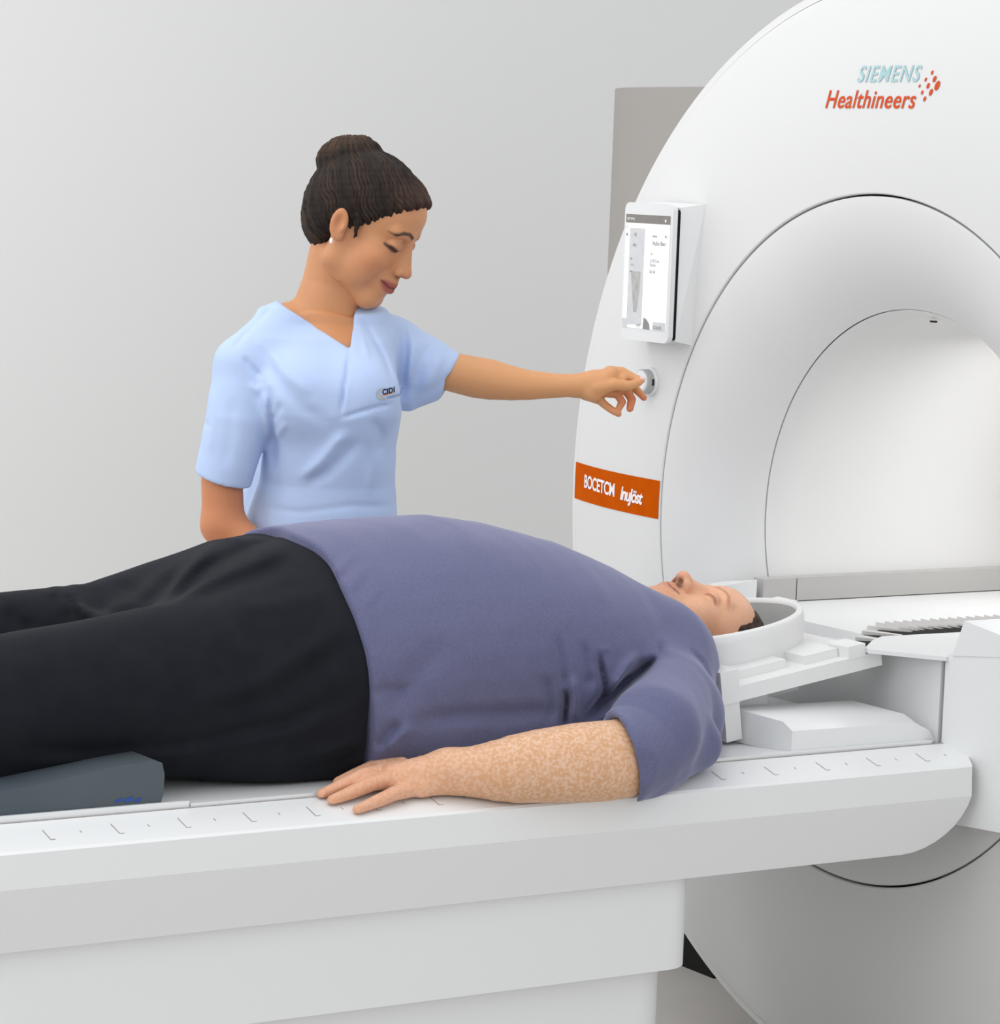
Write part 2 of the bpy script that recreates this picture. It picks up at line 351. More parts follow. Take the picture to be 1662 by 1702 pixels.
# ruled marks, every 10 cm with a short one between
def sz(y): return .7180-(abs(y)-YI-.004)*(.7180-.699)/(.396-YI-.004)+.0005
def mark(x, ya, yb, wdt, parent):
    return pymesh('ruler_mark', [(x-wdt, ya, sz(ya)), (x+wdt, ya, sz(ya)), (x+wdt, yb, sz(yb)), (x-wdt, yb, sz(yb))], [(0, 1, 2, 3)], M['tick'], near_rail, False)
xt = -1.62
k = 0
for i in range(17):
    x = at(1192, 1292, 'y', -.362)[0] + .0985*(i-11)
    if not (-1.3 < x+0 < -.78 and False):
        v = [(x-.0007, -.347), (x+.0007, -.347), (x+.0007, -.374), (x+.007, -.374), (x+.007, -.3752), (x-.0007, -.3752)]
        pymesh('ruler_mark', [(a, b, sz(b)) for a, b in v], [(0, 1, 2, 5), (2, 3, 4, 5)], M['tick'], near_rail, False)
        mark(x+.0492, -.357, -.363, .0007, near_rail)
# pedestal
def rsec(x0, x1, y, r, n=8):
    return rrect(x0, x1, -y, y, r, n)
pe = prism('pedestal_shroud', rsec(-1.72, at(1123, 1550, 'y', -.30)[0]+.0, .355, .05, 8), 'z', .418, .5597, M['white'], table, bev=.006, ang=25)
prism('pedestal_column', rsec(-1.66, at(1087, 1650, 'y', -.27)[0], .325, .07, 8), 'z', 0, .4175, M['white'], table, bev=.004, ang=25)
# low step and connector block at the head end
def slope_block():
    a = at(1315, 1256, 'y', -.30); b = at(1540, 1240, 'y', -.30)
    x0, x1 = a[0], min(b[0], -.05)
    sec = []
    x1 = -.072; rows = [(x0, .753), (x1-.045, .751), (x1-.012, .737), (x1, .722)]
    bm = bmesh.new(); V = []
    for x, zt in rows:
        zt2 = zt+.012*max(0, zt-.722)/.03
        V.append([bm.verts.new(p) for p in ((x, -.30, .7165), (x, -.30, zt), (x-.006, -.283, zt2), (x-.02, -.17, zt2+.004*(zt > .74)), (x-.02, -.17, .7165))])
    for i in range(3):
        for j in range(5): bm.faces.new((V[i][j], V[i+1][j], V[i+1][(j+1) % 5], V[i][(j+1) % 5]))
    bm.faces.new(V[0][::-1]); bm.faces.new(V[-1])
    return finish(bm, 'connector_block', M['white'], table, bev=.003)
slope_block()
box('head_end_step', (-.40, -.16, .7165), (-.10, .20, .728), M['white'], table, bev=.004)

# ================================================================= head coil
coil = thing('head_coil', 'white bowl shaped head coil with stepped base around the patient head', 'head coil', (-.26, 0, .735))
TILT = math.radians(8.5)
OC = np.array([-.25, 0, .894])
def ct(p):    # coil local -> world (tilted 5 degrees, head end up)
    x, y, z = p; return (OC[0]+x*math.cos(TILT)-z*math.sin(TILT), OC[1]+y, OC[2]+x*math.sin(TILT)+z*math.cos(TILT))
BC = (-.060, -.012); BA, BB = .163, .123
def shell(name, zs, th, m, parent):
    """bowl wall: rows of (z, grow) outside then inside"""
    n = 96; bm = bmesh.new(); R = []
    for (z, gr) in zs:
        R.append([bm.verts.new(ct((BC[0]+(BA+gr)*math.cos(t), BC[1]+(BB+gr)*math.sin(t), z))) for t in np.linspace(0, 2*math.pi, n, endpoint=False)])
    for i in range(len(R)-1):
        for j in range(n): bm.faces.new((R[i][j], R[i][(j+1) % n], R[i+1][(j+1) % n], R[i+1][j]))
    if m is M['lining']: bm.faces.new(R[-1])
    return finish(bm, name, m, parent, ang=50)
shell('bowl_shell', [(-.012, -.0115), (-.004, -.012), (0, -.009), (0, -.003), (-.003, 0), (-.015, .001), (-.05, -.003), (-.075, -.008), (-.085, -.004), (-.088, .004)], 0, M['coil'], coil)
shell('bowl_lining', [(-.006, -.0118), (-.05, -.018), (-.10, -.035), (-.128, -.07)], 0, M['lining'], coil)
def cb(name, x0, x1, y0, y1, z0, z1, m=None, bev=.003):
    pts = [ct(p) for p in ((x0, y0, z0), (x1, y0, z0), (x1, y1, z0), (x0, y1, z0), (x0, y0, z1), (x1, y0, z1), (x1, y1, z1), (x0, y1, z1))]
    return hull8(name, pts, m or M['coil'], coil, bev=bev)
plate = cb('base_plate', -.170, .135, -.2, .2, -.088, -.064)
cb('raised_step', -.135, -.03, -.165, .165, -.064, -.050)
cb('raised_step', .0, .067, -.175, .17, -.064, -.050)
cb('corner_block', .068, .103, -.2015, -.150, -.066, -.045)
cb('corner_block', -.185, -.1505, -.203, -.14, -.0875, -.035)
cb('support_leg', -.180, -.150, -.199, -.16, -.1485, -.0885)
cb('support_leg', -.180, -.150, .16, .199, -.1485, -.0885)
cb('support_frame', -.149, -.06, -.15, .15, -.135, -.0885, M['soft'], .006)
cb('hinge_lug', .108, .142, .02, .075, -.058, -.014)
cb('under_drum', -.06, .04, -.10, .10, -.125, -.089, None, .014)
# drum under the plate
# ================================================================= soft bodies from distance fields
class Field:
    """signed distance grid; shapes are blended into it and it is meshed at zero"""
    def __init__(s, lo, hi, h):
        s.lo = np.array(lo, float); s.h = h; s.n = np.maximum(4, np.ceil((np.array(hi)-s.lo)/h).astype(int))
        s.a = np.full(s.n, .06, np.float32)
    def blank(s):
        f = Field(s.lo, s.lo+s.h*4, s.h); f.n = s.n.copy(); f.a = np.full(s.n, .06, np.float32); return f
    def sub(s, lo, hi):
        i0 = np.clip(np.floor((np.array(lo)-s.lo)/s.h).astype(int), 0, s.n); i1 = np.clip(np.ceil((np.array(hi)-s.lo)/s.h).astype(int)+1, 0, s.n)
        if np.any(i1 <= i0): return None
        sl = tuple(slice(a, b) for a, b in zip(i0, i1))
        ax = [(s.lo[k]+s.h*np.arange(i0[k], i1[k])).astype(np.float32) for k in range(3)]
        return sl, ax[0][:, None, None], ax[1][None, :, None], ax[2][None, None, :]
    def mix(s, sl, d, k, op):
        a = s.a[sl]; d = np.broadcast_to(d, a.shape).astype(np.float32)
        if op == 's': d = -d
        if op in 'si':
            h = np.clip(.5-.5*(d-a)/k, 0, 1); r = d*(1-h)+a*h+k*h*(1-h)
        else:
            h = np.clip(.5+.5*(d-a)/k, 0, 1); r = a*h+d*(1-h)-k*h*(1-h)
        s.a[sl] = r
    def cone(s, p, q, r1, r2, k=.008, op='u', flat=None, pad=.03):
        p = np.array(p, float); q = np.array(q, float); R = max(r1, r2)
        sc = max(1, flat[1]) if flat else 1
        g = s.sub(np.minimum(p, q)-R*sc-k-pad, np.maximum(p, q)+R*sc+k+pad)
        if g is None: return s
        sl, X, Y, Z = g; d = q-p; L = max(float(d@d), 1e-12)
        t = np.clip(((X-p[0])*d[0]+(Y-p[1])*d[1]+(Z-p[2])*d[2])/L, 0, 1)
        vx = X-p[0]-t*d[0]; vy = Y-p[1]-t*d[1]; vz = Z-p[2]-t*d[2]; rr = r1+(r2-r1)*t
        q2 = vx*vx+vy*vy+vz*vz
        if flat:
            n = np.array(flat[0], float); n /= np.linalg.norm(n); dn = vx*n[0]+vy*n[1]+vz*n[2]
            q2 = q2+(1/flat[1]**2-1)*dn*dn; D = (np.sqrt(np.maximum(q2, 0))-rr)*min(1, (1+flat[1])/2)
        else: D = np.sqrt(q2)-rr
        s.mix(sl, D, k, op); return s
    def chain(s, pts, rs, k=.008, op='u', flat=None):
        P_ = np.array([np.array(p, float) for p in pts]); R = max(rs); g = s.sub(P_.min(0)-R*1.4-k-.02, P_.max(0)+R*1.4+k+.02)
        if g is None: return s
        sl, X, Y, Z = g; D = None; kk = .004
        for i in range(len(pts)-1):
            p, q = P_[i], P_[i+1]; d = q-p; L = max(float(d@d), 1e-12)
            t = np.clip(((X-p[0])*d[0]+(Y-p[1])*d[1]+(Z-p[2])*d[2])/L, 0, 1)
            vx = X-p[0]-t*d[0]; vy = Y-p[1]-t*d[1]; vz = Z-p[2]-t*d[2]; rr = rs[i]+(rs[i+1]-rs[i])*t; q2 = vx*vx+vy*vy+vz*vz
            if flat:
                n = np.array(flat[0], float); n /= np.linalg.norm(n); dn = vx*n[0]+vy*n[1]+vz*n[2]; q2 = q2+(1/flat[1]**2-1)*dn*dn
            e = np.sqrt(np.maximum(q2, 0))-rr
            if D is None: D = e
            else: D = np.minimum(D, e)
        s.mix(sl, D, k, op); return s
    def ell(s, c, rad, k=.008, op='u', R=None, pad=.03):
        c = np.array(c, float); rad = np.array(rad, float); m = rad.max()+k+pad
        ext = np.full(3, m) if R is not None else rad+k+pad
        g = s.sub(c-ext, c+ext)
        if g is None: return s
        sl, X, Y, Z = g; x, y, z = X-c[0], Y-c[1], Z-c[2]
        if R is not None:
            x, y, z = (R[0][0]*x+R[0][1]*y+R[0][2]*z, R[1][0]*x+R[1][1]*y+R[1][2]*z, R[2][0]*x+R[2][1]*y+R[2][2]*z)
        k0 = np.sqrt((x/rad[0])**2+(y/rad[1])**2+(z/rad[2])**2)
        k1 = np.sqrt((x/rad[0]**2)**2+(y/rad[1]**2)**2+(z/rad[2]**2)**2)+1e-9
        s.mix(sl, k0*(k0-1)/k1, k, op); return s
    def func(s, lo, hi, fn, k=.008, op='u'):
        g = s.sub(lo, hi)
        if g is None: return s
        sl, X, Y, Z = g; s.mix(sl, fn(X, Y, Z), k, op); return s
    def plane(s, p, n, k=.004, lo=None, hi=None):
        """cut away the side the normal n points to"""
        n = np.array(n, float); n /= np.linalg.norm(n)
        hi_ = s.lo+s.h*s.n if hi is None else hi; lo_ = s.lo if lo is None else lo
        return s.func(lo_, hi_, lambda X, Y, Z: (X-p[0])*n[0]+(Y-p[1])*n[1]+(Z-p[2])*n[2], k, 'i')
    def fold(s, pts, width, amp, n, win=.11):
        """a cloth fold: groove (amp > 0) or ridge along a polyline, followed over the surface along n"""
        n = np.array(n, float); n /= np.linalg.norm(n); P_ = np.array(pts, float); m = 3*width+win
        g = s.sub(P_.min(0)-m, P_.max(0)+m)
        if g is None: return s
        sl, X, Y, Z = g; best = None; W_ = None; seg = np.linalg.norm(np.diff(P_, axis=0), axis=1); tot = seg.sum(); acc = 0
        for i in range(len(P_)-1):
            p, q = P_[i], P_[i+1]; d = q-p; dn = d@n; dp = d-dn*n; L = max(float(dp@dp), 1e-12)
            ax, ay, az = X-p[0], Y-p[1], Z-p[2]; an = ax*n[0]+ay*n[1]+az*n[2]
            t = np.clip((ax*dp[0]+ay*dp[1]+az*dp[2])/L, 0, 1)
            r2 = ax*ax+ay*ay+az*az-an*an-2*t*(ax*dp[0]+ay*dp[1]+az*dp[2])+t*t*L
            off = an-t*dn; u = (acc+t*seg[i])/tot; acc += seg[i]
            e = amp*np.clip(np.minimum(u, 1-u)*5, 0, 1)*np.exp(-np.maximum(r2, 0)/width**2)*np.clip(2-np.abs(off)/win*2, 0, 1)
            if best is None: best, W_ = r2, e
            else: W_ = np.where(r2 < best, e, W_); best = np.minimum(best, r2)
        s.a[sl] += np.broadcast_to(W_, s.a[sl].shape).astype(np.float32); return s
    def crease(s, pts, width, amp):
        """cut (amp > 0) or raise (amp < 0) a fold along a polyline"""
        for i in range(len(pts)-1):
            p, q = np.array(pts[i], float), np.array(pts[i+1], float)
            g = s.sub(np.minimum(p, q)-3*width, np.maximum(p, q)+3*width)
            if g is None: continue
            sl, X, Y, Z = g; d = q-p; L = float(d@d)+1e-12
            tt = ((X-p[0])*d[0]+(Y-p[1])*d[1]+(Z-p[2])*d[2])/L; t = np.clip(tt, 0, 1)
            r2 = (X-p[0]-t*d[0])**2+(Y-p[1]-t*d[1])**2+(Z-p[2]-t*d[2])**2
            e = 1.0
            if len(pts) == 2: e = np.clip(np.minimum(t, 1-t)*4, 0, 1)
            elif i == 0: e = np.clip(t*2, 0, 1)
            elif i == len(pts)-2: e = np.clip((1-t)*2, 0, 1)
            s.a[sl] += (amp*e*np.exp(-r2/width**2)*((tt >= 0) & (tt < 1) if 0 < i or len(pts) > 2 else 1)).astype(np.float32)
        return s
    def blur(s, n=1):
        for _ in range(n):
            a = s.a; b = a.copy()
            for k in range(3):
                for d in (1, -1): b += np.roll(a, d, k)
            s.a = (b/7).astype(np.float32)
        return s
    def noise(s, amp, sc, seed=0):
        X, Y, Z = [(s.lo[k]+s.h*np.arange(s.n[k])).astype(np.float32) for k in range(3)]
        X, Y, Z = X[:, None, None], Y[None, :, None], Z[None, None, :]
        rs = np.random.RandomState(seed); o = 0
        for i in range(5):
            v = rs.randn(3); v /= np.linalg.norm(v); v *= sc*(.7+.8*rs.rand()); o = o+np.sin(X*v[0]+Y*v[1]+Z*v[2]+rs.rand()*6)
        s.a += (o*amp/3).astype(np.float32); return s
    def mesh(s, xf=None):
        g = openvdb.FloatGrid(.06); a = np.minimum(s.a, .06).astype(np.float32)
        a[0], a[-1], a[:, 0], a[:, -1], a[:, :, 0], a[:, :, -1] = (.01,)*6
        g.copyFromArray(np.ascontiguousarray(a)); g.transform = openvdb.createLinearTransform(1.0)
        pts, quads = g.convertToQuads(0.0)
        p = s.lo+pts.astype(float)*s.h; q = quads.astype(int)
        # make faces point outwards
        v = p[q]; nn = np.cross(v[:, 2]-v[:, 0], v[:, 3]-v[:, 1]); vol = (nn*v.mean(1)).sum()
        if vol < 0: q = q[:, ::-1]
        return (xf(p) if xf else p), q
def merge(parts):
    P, Q, C_ = [], [], []; o = 0
    for p, q, c in parts: P.append(p); Q.append(q+o); C_.append(c); o += len(p)
    return np.concatenate(P), np.concatenate(Q), np.concatenate(C_)
def sdfobj(name, p, q, m, parent, col=None):
    me = bpy.data.meshes.new(name); me.vertices.add(len(p)); me.vertices.foreach_set('co', p.astype(np.float32).ravel())
    n = len(q); me.loops.add(n*4); me.polygons.add(n); me.loops.foreach_set('vertex_index', q.astype(np.int32).ravel())
    me.polygons.foreach_set('loop_start', np.arange(0, 4*n, 4, dtype=np.int32)); me.polygons.foreach_set('use_smooth', np.ones(n, bool))
    me.update(calc_edges=True); me.validate()
    if col is not None:
        a = me.attributes.new('tint', 'FLOAT_COLOR', 'POINT'); a.data.foreach_set('color', (col if col.shape[1] == 4 else np.c_[col, np.ones(len(col))]).astype(np.float32).ravel())
    return link(name, me, m, parent)
def L3(c): return np.array(lin(c))
def blend(col, w, c): return col*(1-w[:, None])+L3(c)*w[:, None]
def gauss(P, c, rad): return np.exp(-(((P-np.array(c))/np.array(rad))**2).sum(1))
def arcmask(P, pts, w):
    """softness around a polyline in head coordinates"""
    d = np.full(len(P), 9.); sc_ = np.array([1, .14, 1]); P = P*sc_
    for a, b in zip(pts[:-1], pts[1:]):
        a, b = np.array(a)*sc_, np.array(b)*sc_; e = b-a; t = np.clip(((P-a)@e)/(e@e), 0, 1); d = np.minimum(d, np.linalg.norm(P-a-t[:, None]*e, axis=1))
    return np.clip(1.6-d/w, 0, 1)*(P[:, 1] > .045*.14)

M['skin_w'] = mat('warm_brown_skin', (201, 143, 100), .48, .35, sss=.12, attr='tint', bump=(420, .06, .0006))
M['skin_m'] = mat('freckled_fair_skin', (216, 160, 122), .5, .3, sss=.12, attr='tint', noise=(190, (240, 210, 190), .42, .62, .8), bump=(300, .1, .0006))
_nt = M['skin_m'].node_tree
_mx = [n for n in _nt.nodes if n.type == 'MIX'][0]; _mr = [n for n in _nt.nodes if n.type == 'MAP_RANGE'][0]; _at = [n for n in _nt.nodes if n.type == 'ATTRIBUTE'][0]
_mu = _nt.nodes.new('ShaderNodeMath'); _mu.operation = 'MULTIPLY'; _nt.links.new(_mr.outputs[0], _mu.inputs[0]); _nt.links.new(_at.outputs['Alpha'], _mu.inputs[1]); _nt.links.new(_mu.outputs[0], _mx.inputs[0])
M['scrub'] = mat('light_blue_cotton', (184, 203, 236), .85, .15, sheen=.15, bump=(60, .12, .004))
M['tee'] = mat('slate_blue_jersey', (104, 106, 137), .9, .12, sheen=.75, noise=(260, (98, 100, 130), .35, .65), bump=(190, .12, .0012))
M['pants'] = mat('black_cloth', (27, 29, 35), .8, .15, sheen=.08, noise=(30, (22, 24, 31), .3, .7), bump=(60, .1, .002))
M['hair_w'] = mat('dark_brown_hair', (34, 24, 18), .62, .25, attr='tint', bump=(260, .5, .002))
M['hair_m'] = mat('short_dark_hair', (54, 40, 32), .7, .3, noise=(90, (84, 62, 48), .4, .7), bump=(160, .8, .004))
M['shoe'] = mat('white_clog', (225, 226, 228), .5, .3, bump=(80, .1, .001))
M['nail'] = mat('pale_nail', (240, 204, 202), .3, .5, noise=(90, (236, 196, 192), .3, .7))

def head_field(h, sex, lo=(-.1, -.125, -.2), hi=(.1, .14, .145)):
    """a head in its own frame: x to its right, y out of the face, z to the crown, ears near the origin"""
    F = Field(lo, hi, h); w = sex == 'w'
    F.ell((0, -.008, .038), (.071, .090, .076 if w else .080), .01)
    F.ell((0, .035, -.022), (.057 if w else .062, .052, .076), .02)
    F.ell((0, .047, .044), (.056, .048, .044), .02)
    jw = .047 if w else .056
    for s in (-1, 1):
        F.cone((s*jw, .000, -.058), (s*.016, .066, -.098), .017, .016, .02)
        F.ell((s*.042, .056, -.030), (.020, .020, .020), .022)
        F.ell((s*.042, .036, -.056), (.017, .030, .026), .018)
        F.cone((s*jw, -.002, -.02), (s*jw, .0, -.06), .018, .016, .015)
        F.cone((s*.014, .085, .021), (s*.043, .074, .023), .009, .008, .012)
    F.cone((-.010, .067, -.098), (.010, .067, -.098), .0165, .0165, .014)
    F.ell((0, .074, -.064), (.027, .022, .026), .014)
    for s in (-1, 1):                                    # sockets, then closed lids
        F.ell((s*.031, .098, .003), (.0175, .016, .0125), .010, 's')
        F.ell((s*.031, .0775, .001), (.0145, .0125, .0115), .004)
    F.cone((0, .082, .010), (0, .094, -.030), .0095, .0140, .008)
    F.cone((0, .088, .006), (0, .1015, -.030), .0060, .0080, .006)
    F.ell((0, .1050, -.0365), (.0100, .0100, .0086), .006)
    for s in (-1, 1):
        F.ell((s*.0118, .0960, -.0385), (.0072, .0090, .0066), .004)
    if not w:
        F.ell((0, .1060, -.0355), (.0130, .0120, .0105), .006)
        for s in (-1, 1): F.ell((s*.0145, .0965, -.0390), (.0080, .0095, .0075), .004)
    F.cone((0, .088, -.046), (0, .0905, -.058), .0095, .0100, .006)
    for s in (-1, 1): F.ell((s*(.0062 if w else .0078), .1000, -.0452-.001*(not w)), (.0034, .0056, .0040) if w else (.0044, .0066, .0060), .0018, 's')
    # mouth
    lw = .024
    for s in (-1, 1):
        F.cone((0, .0955, -.0630), (s*lw, .0830, -.0625+.003*w), .0048, .0020, .003)
        F.cone((0, .0935, -.0720), (s*(lw-.004), .0820, -.067+.002*w), .0060, .0020, .003)
        F.crease([(0, .103, -.0672), (s*lw*.6, .096, -.0668), (s*(lw+.003), .085, -.0635+.004*w)], .0016, .0020)
        if w: F.crease([(s*.021, .098, -.040), (s*.031, .088, -.055), (s*.034, .080, -.070)], .004, .0022)
        else: F.crease([(s*.018, .098, -.040), (s*.030, .087, -.060)], .004, .0018)
    F.crease([(-.012, .092, -.084), (.012, .092, -.084)], .004, .0012)
    # ears
    for s in (-1, 1):
        ca = .25; R = np.array([[math.cos(ca), s*math.sin(ca), 0], [-s*math.sin(ca), math.cos(ca), 0], [0, 0, 1.]])
        tl = .18; R2 = np.array([[1, 0, 0], [0, math.cos(tl), math.sin(tl)], [0, -math.sin(tl), math.cos(tl)]]); RR = R2@R
        F.ell((s*.0750, -.008, -.004), (.0060, .0145, .0255), .003, R=RR)
        F.ell((s*.0725, -.001, -.022), (.0050, .0075, .0095), .004, R=RR)
        F.ell((s*.0825, -.006, .000), (.0050, .0080, .0160), .002, 's', R=RR)
        F.ell((s*.077, .002, -.008), (.004, .0035, .006), .003, R=RR)
    return F
def head_colors(P, base, sex):
    w = sex == 'w'; c = np.tile(L3(base), (len(P), 1))
    if w:
        c = blend(c, .5*np.maximum(gauss(P, (.048, .055, -.035), (.025, .03, .025)), gauss(P, (-.048, .055, -.035), (.025, .03, .025))), (206, 130, 94))
        c = blend(c, .6*gauss(P, (0, .11, -.04), (.014, .014, .012)), (206, 134, 98))
        lip = (164, 80, 76); brow = (44, 32, 30); bw, ba = .0026, .95
    else:
        c = blend(c, .55*np.clip(gauss(P, (0, .07, -.085), (.06, .05, .03)), 0, 1), (196, 134, 98))
        c = blend(c, .6*gauss(P, (0, .08, .06), (.06, .05, .035)), (236, 186, 160))
        c = blend(c, .5*gauss(P, (0, .11, -.036), (.016, .014, .014)), (216, 130, 90))
        for s in (-1, 1): c = blend(c, .5*gauss(P, (s*.055, .02, -.05), (.02, .035, .045)), (190, 120, 84))
        lip = (206, 136, 112); brow = (178, 110, 74); bw, ba = .0026, .7
    for s in (-1, 1):
        c = blend(c, arcmask(P, [(0, .101, -.0630), (s*.012, .0955, -.0628), (s*.022, .085, -.0618)], .0046)*.8, lip)
        c = blend(c, arcmask(P, [(0, .100, -.0720), (s*.011, .0935, -.0712), (s*.018, .084, -.067)], .0052)*.8, lip)
        c = blend(c, arcmask(P, [(0, .1005, -.0672), (s*.014, .094, -.0668), (s*.026, .0840, -.0605)], .0016)*.85, (96, 44, 40))
        c = blend(c, arcmask(P, [(s*.014, .098, .0205), (s*.027, .0935, .0265), (s*.040, .083, .0255), (s*.049, .073, .0195)], bw)*ba, brow)
        lid = [(s*.0170, .0868, -.0030), (s*.024, .0900, -.0062), (s*.031, .0902, -.0074), (s*.039, .0870, -.0060), (s*.0465, .0790, -.0022)]
        c = blend(c, arcmask(P, lid, .0027 if w else .0015)*(.95 if w else .7), (38, 24, 22) if w else (128, 66, 42))
        c = blend(c, .5*gauss(P, (s*.032, .089, .006), (.014, .012, .005)), (140, 92, 76) if w else (216, 150, 122))
        c = blend(c, np.clip(gauss(P, (s*(.0062 if w else .0080), .1000, -.0470), (.0036, .0055, .0030) if w else (.0048, .0070, .0042))**.5*(.85 if w else 1.2), 0, .95), (78, 34, 26))
        c = blend(c, .5*gauss(P, (s*.081, -.012, .0), (.006, .010, .018)), (176, 96, 62))
    return c
# ================================================================= the woman
# her own frame: a to the picture's right, b away, c up
KA = np.array([math.cos(YAW), -math.sin(YAW), 0]); KB = np.array([math.sin(YAW), math.cos(YAW), 0]); P0 = np.array([-.745, .555, 0])
def toW(p): p = np.atleast_2d(p); return P0+p[:, :1]*KA+p[:, 1:2]*KB+p[:, 2:3]*np.array([[0, 0, 1.]])
def V(px, py, b=0.0):
    d = fwd + rgt*(px-W/2)/FPX - upv*(py-H/2)/FPX
    t = (b-(CAM-P0)@KB)/(d@KB); p = CAM+d*t-P0
    return np.array([p@KA, b, p[2]])
PX = 1/985.0
woman = thing('person', 'woman in light blue scrubs with dark hair bun, reaching for the round knob', 'person', (-.745, .555, 0))
# --- scrub top
S = Field((-.34, -.24, .80), (.36, .30, 1.42), .0034)
# torso: rows of (picture y, left, right, depth radius, depth centre)
rows = [(536, 432, 630, .055, .01), (560, 402, 648, .080, .0), (620, 398, 666, .105, -.005), (680, 425, 668, .118, -.012), (735, 440, 659, .110, -.008), (800, 432, 656, .103, 0), (860, 408, 661, .106, 0), (960, 396, 668, .115, 0), (1040, 393, 672, .118, 0)]
zz = np.array([V(500, r[0])[2] for r in rows])[::-1]
lf = np.array([V(r[1], r[0])[0] for r in rows])[::-1]; rt = np.array([V(r[2], r[0])[0] for r in rows])[::-1]
dr = np.array([r[3] for r in rows])[::-1]; dc = np.array([r[4] for r in rows])[::-1]
def torso(off):
    def fn(X, Y, Z):
        z = Z[0, 0, :]; l = np.interp(z, zz, lf)[None, None, :]; r_ = np.interp(z, zz, rt)[None, None, :]; b = np.interp(z, zz, dr)[None, None, :]-off; cb_ = np.interp(z, zz, dc)[None, None, :]
        ca = (l+r_)/2; hw = (r_-l)/2-off; n = 2.4
        e = (np.abs((X-ca)/hw)**n+np.abs((Y-cb_)/b)**n+1e-9)**(1/n)
        d = (e-1)*np.minimum(hw, b)*.85
        top = Z-(zz[-1]+.02-off); return np.maximum(d, top)
    return fn
S.func((-.3, -.2, .80), (.3, .2, 1.40), torso(0), .01)
S.cone(V(480, 543, -.01), V(404, 602, -.06), .047, .043, .025)
S.cone(V(600, 545, .03), V(650, 576, .085), .044, .050, .03)
S.cone(V(455, 770, .045), V(405, 880, .05), .018, .034, .03)
S.ell(V(600, 650, -.09), (.052, .045, .055), .05); S.ell(V(500, 655, -.10), (.052, .042, .055), .05)
# right sleeve (hangs, left in the picture)
T = S.blank()
T.chain([V(402, 611, -.06), V(394, 700, -.075), V(366, 815, -.085)], [.047, .0530, .0475], .01)
hA, hB = V(327, 785, -.085), V(405, 808, -.085); t_ = (hB-hA)/np.linalg.norm(hB-hA); nrm = np.array([t_[2], .12, -t_[0]])
T.plane(hA, nrm if nrm[2] < 0 else -nrm)
T.cone(V(369, 800, -.085), V(369, 860, -.085), .0375, .0375, .003, 's')
# left sleeve (reaching, right in the picture)
T2 = S.blank()
T2.chain([V(652, 584, .085), V(706, 612, .09), V(764, 624, .09)], [.056, .0545, .0345], .01)
T2.cone(V(678, 650, .085), V(714, 642, .09), .036, .024, .02)
hC, hD = V(767, 590, .09), V(738, 652, .09); t_ = (hD-hC)/np.linalg.norm(hD-hC); n2 = np.array([-t_[2], -.1, t_[0]])
T2.plane(hC, n2 if n2[0] > 0 else -n2)
T2.cone(V(738, 618, .09), V(775, 628, .09), .029, .030, .004, 's')
for q in (T, T2):
    h_ = np.clip(.5+.5*(q.a-S.a)/.016, 0, 1); S.a = (q.a*(1-h_)+S.a*h_-.016*h_*(1-h_)).astype(np.float32)
# folds
def cr(pts, b, w_, amp): S.fold([V(x, y, b) for x, y in pts], w_*.9, amp*1.05, (0, 1, 0), .07)
cr([(449, 640), (450, 690), (452, 740), (449, 790)], -.12, .007, .009)          # between sleeve and chest
cr([(442, 650), (446, 700), (449, 740)], -.12, .008, -.005)
cr([(436, 600), (470, 640), (510, 680), (548, 702)], -.12, .012, .0045)
cr([(446, 590), (480, 622), (520, 655)], -.12, .009, -.003)
cr([(452, 700), (462, 684), (470, 668)], -.12, .005, .004)
cr([(454, 730), (466, 716), (478, 700)], -.12, .006, -.003)
cr([(495, 800), (530, 770), (560, 735), (582, 715)], -.12, .010, -.007)
cr([(505, 808), (545, 785), (580, 750), (598, 728)], -.12, .010, .006)
cr([(600, 700), (612, 722), (620, 770), (612, 830)], -.12, .010, -.003)
cr([(622, 690), (634, 722), (628, 760)], -.10, .007, .003)
cr([(430, 846), (500, 852), (580, 842), (670, 848)], -.11, .006, .0018)
cr([(405, 592), (420, 612), (436, 628)], -.10, .0045, .005)
cr([(415, 636), (428, 650), (434, 636)], -.10, .005, -.003)
cr([(425, 560), (455, 590), (480, 605)], -.08, .006, -.0025)
cr([(350, 640), (352, 700), (346, 760)], -.12, .010, -.003)
cr([(385, 660), (384, 720), (372, 780)], -.12, .012, .0025)
cr([(341, 700), (348, 712)], -.1, .004, .003)
cr([(668, 530), (671, 580), (668, 630), (665, 672)], .0, .008, .014)              # far sleeve meets chest
cr([(690, 560), (684, 600), (674, 645)], .03, .008, -.005)
cr([(715, 570), (700, 600), (690, 640)], .03, .009, .005)
cr([(735, 590), (720, 620), (700, 655)], .03, .008, -.003)
cr([(700, 660), (730, 640), (750, 620)], .03, .008, .003)
cr([(453, 508), (432, 530), (408, 556), (388, 582)], -.05, .0028, .0050)          # shoulder seam
cr([(581, 580), (577, 620), (572, 655), (567, 692)], -.12, .0028, .0075)          # overlap seam
cr([(585, 580), (581, 620), (576, 655), (571, 690)], -.12, .0026, -.0022)
cr([(560, 696), (590, 686), (625, 676), (655, 672)], -.12, .0028, .0055)
cr([(600, 528), (618, 560), (640, 600), (658, 640)], -.08, .0028, .0050)
cr([(590, 530), (602, 560), (615, 600)], -.08, .004, -.0022)
cr([(455, 505), (500, 530), (545, 556), (580, 584)], -.09, .003, -.0012)
S.noise(.0008, 45, 3); S.noise(.0004, 110, 5); S.blur()
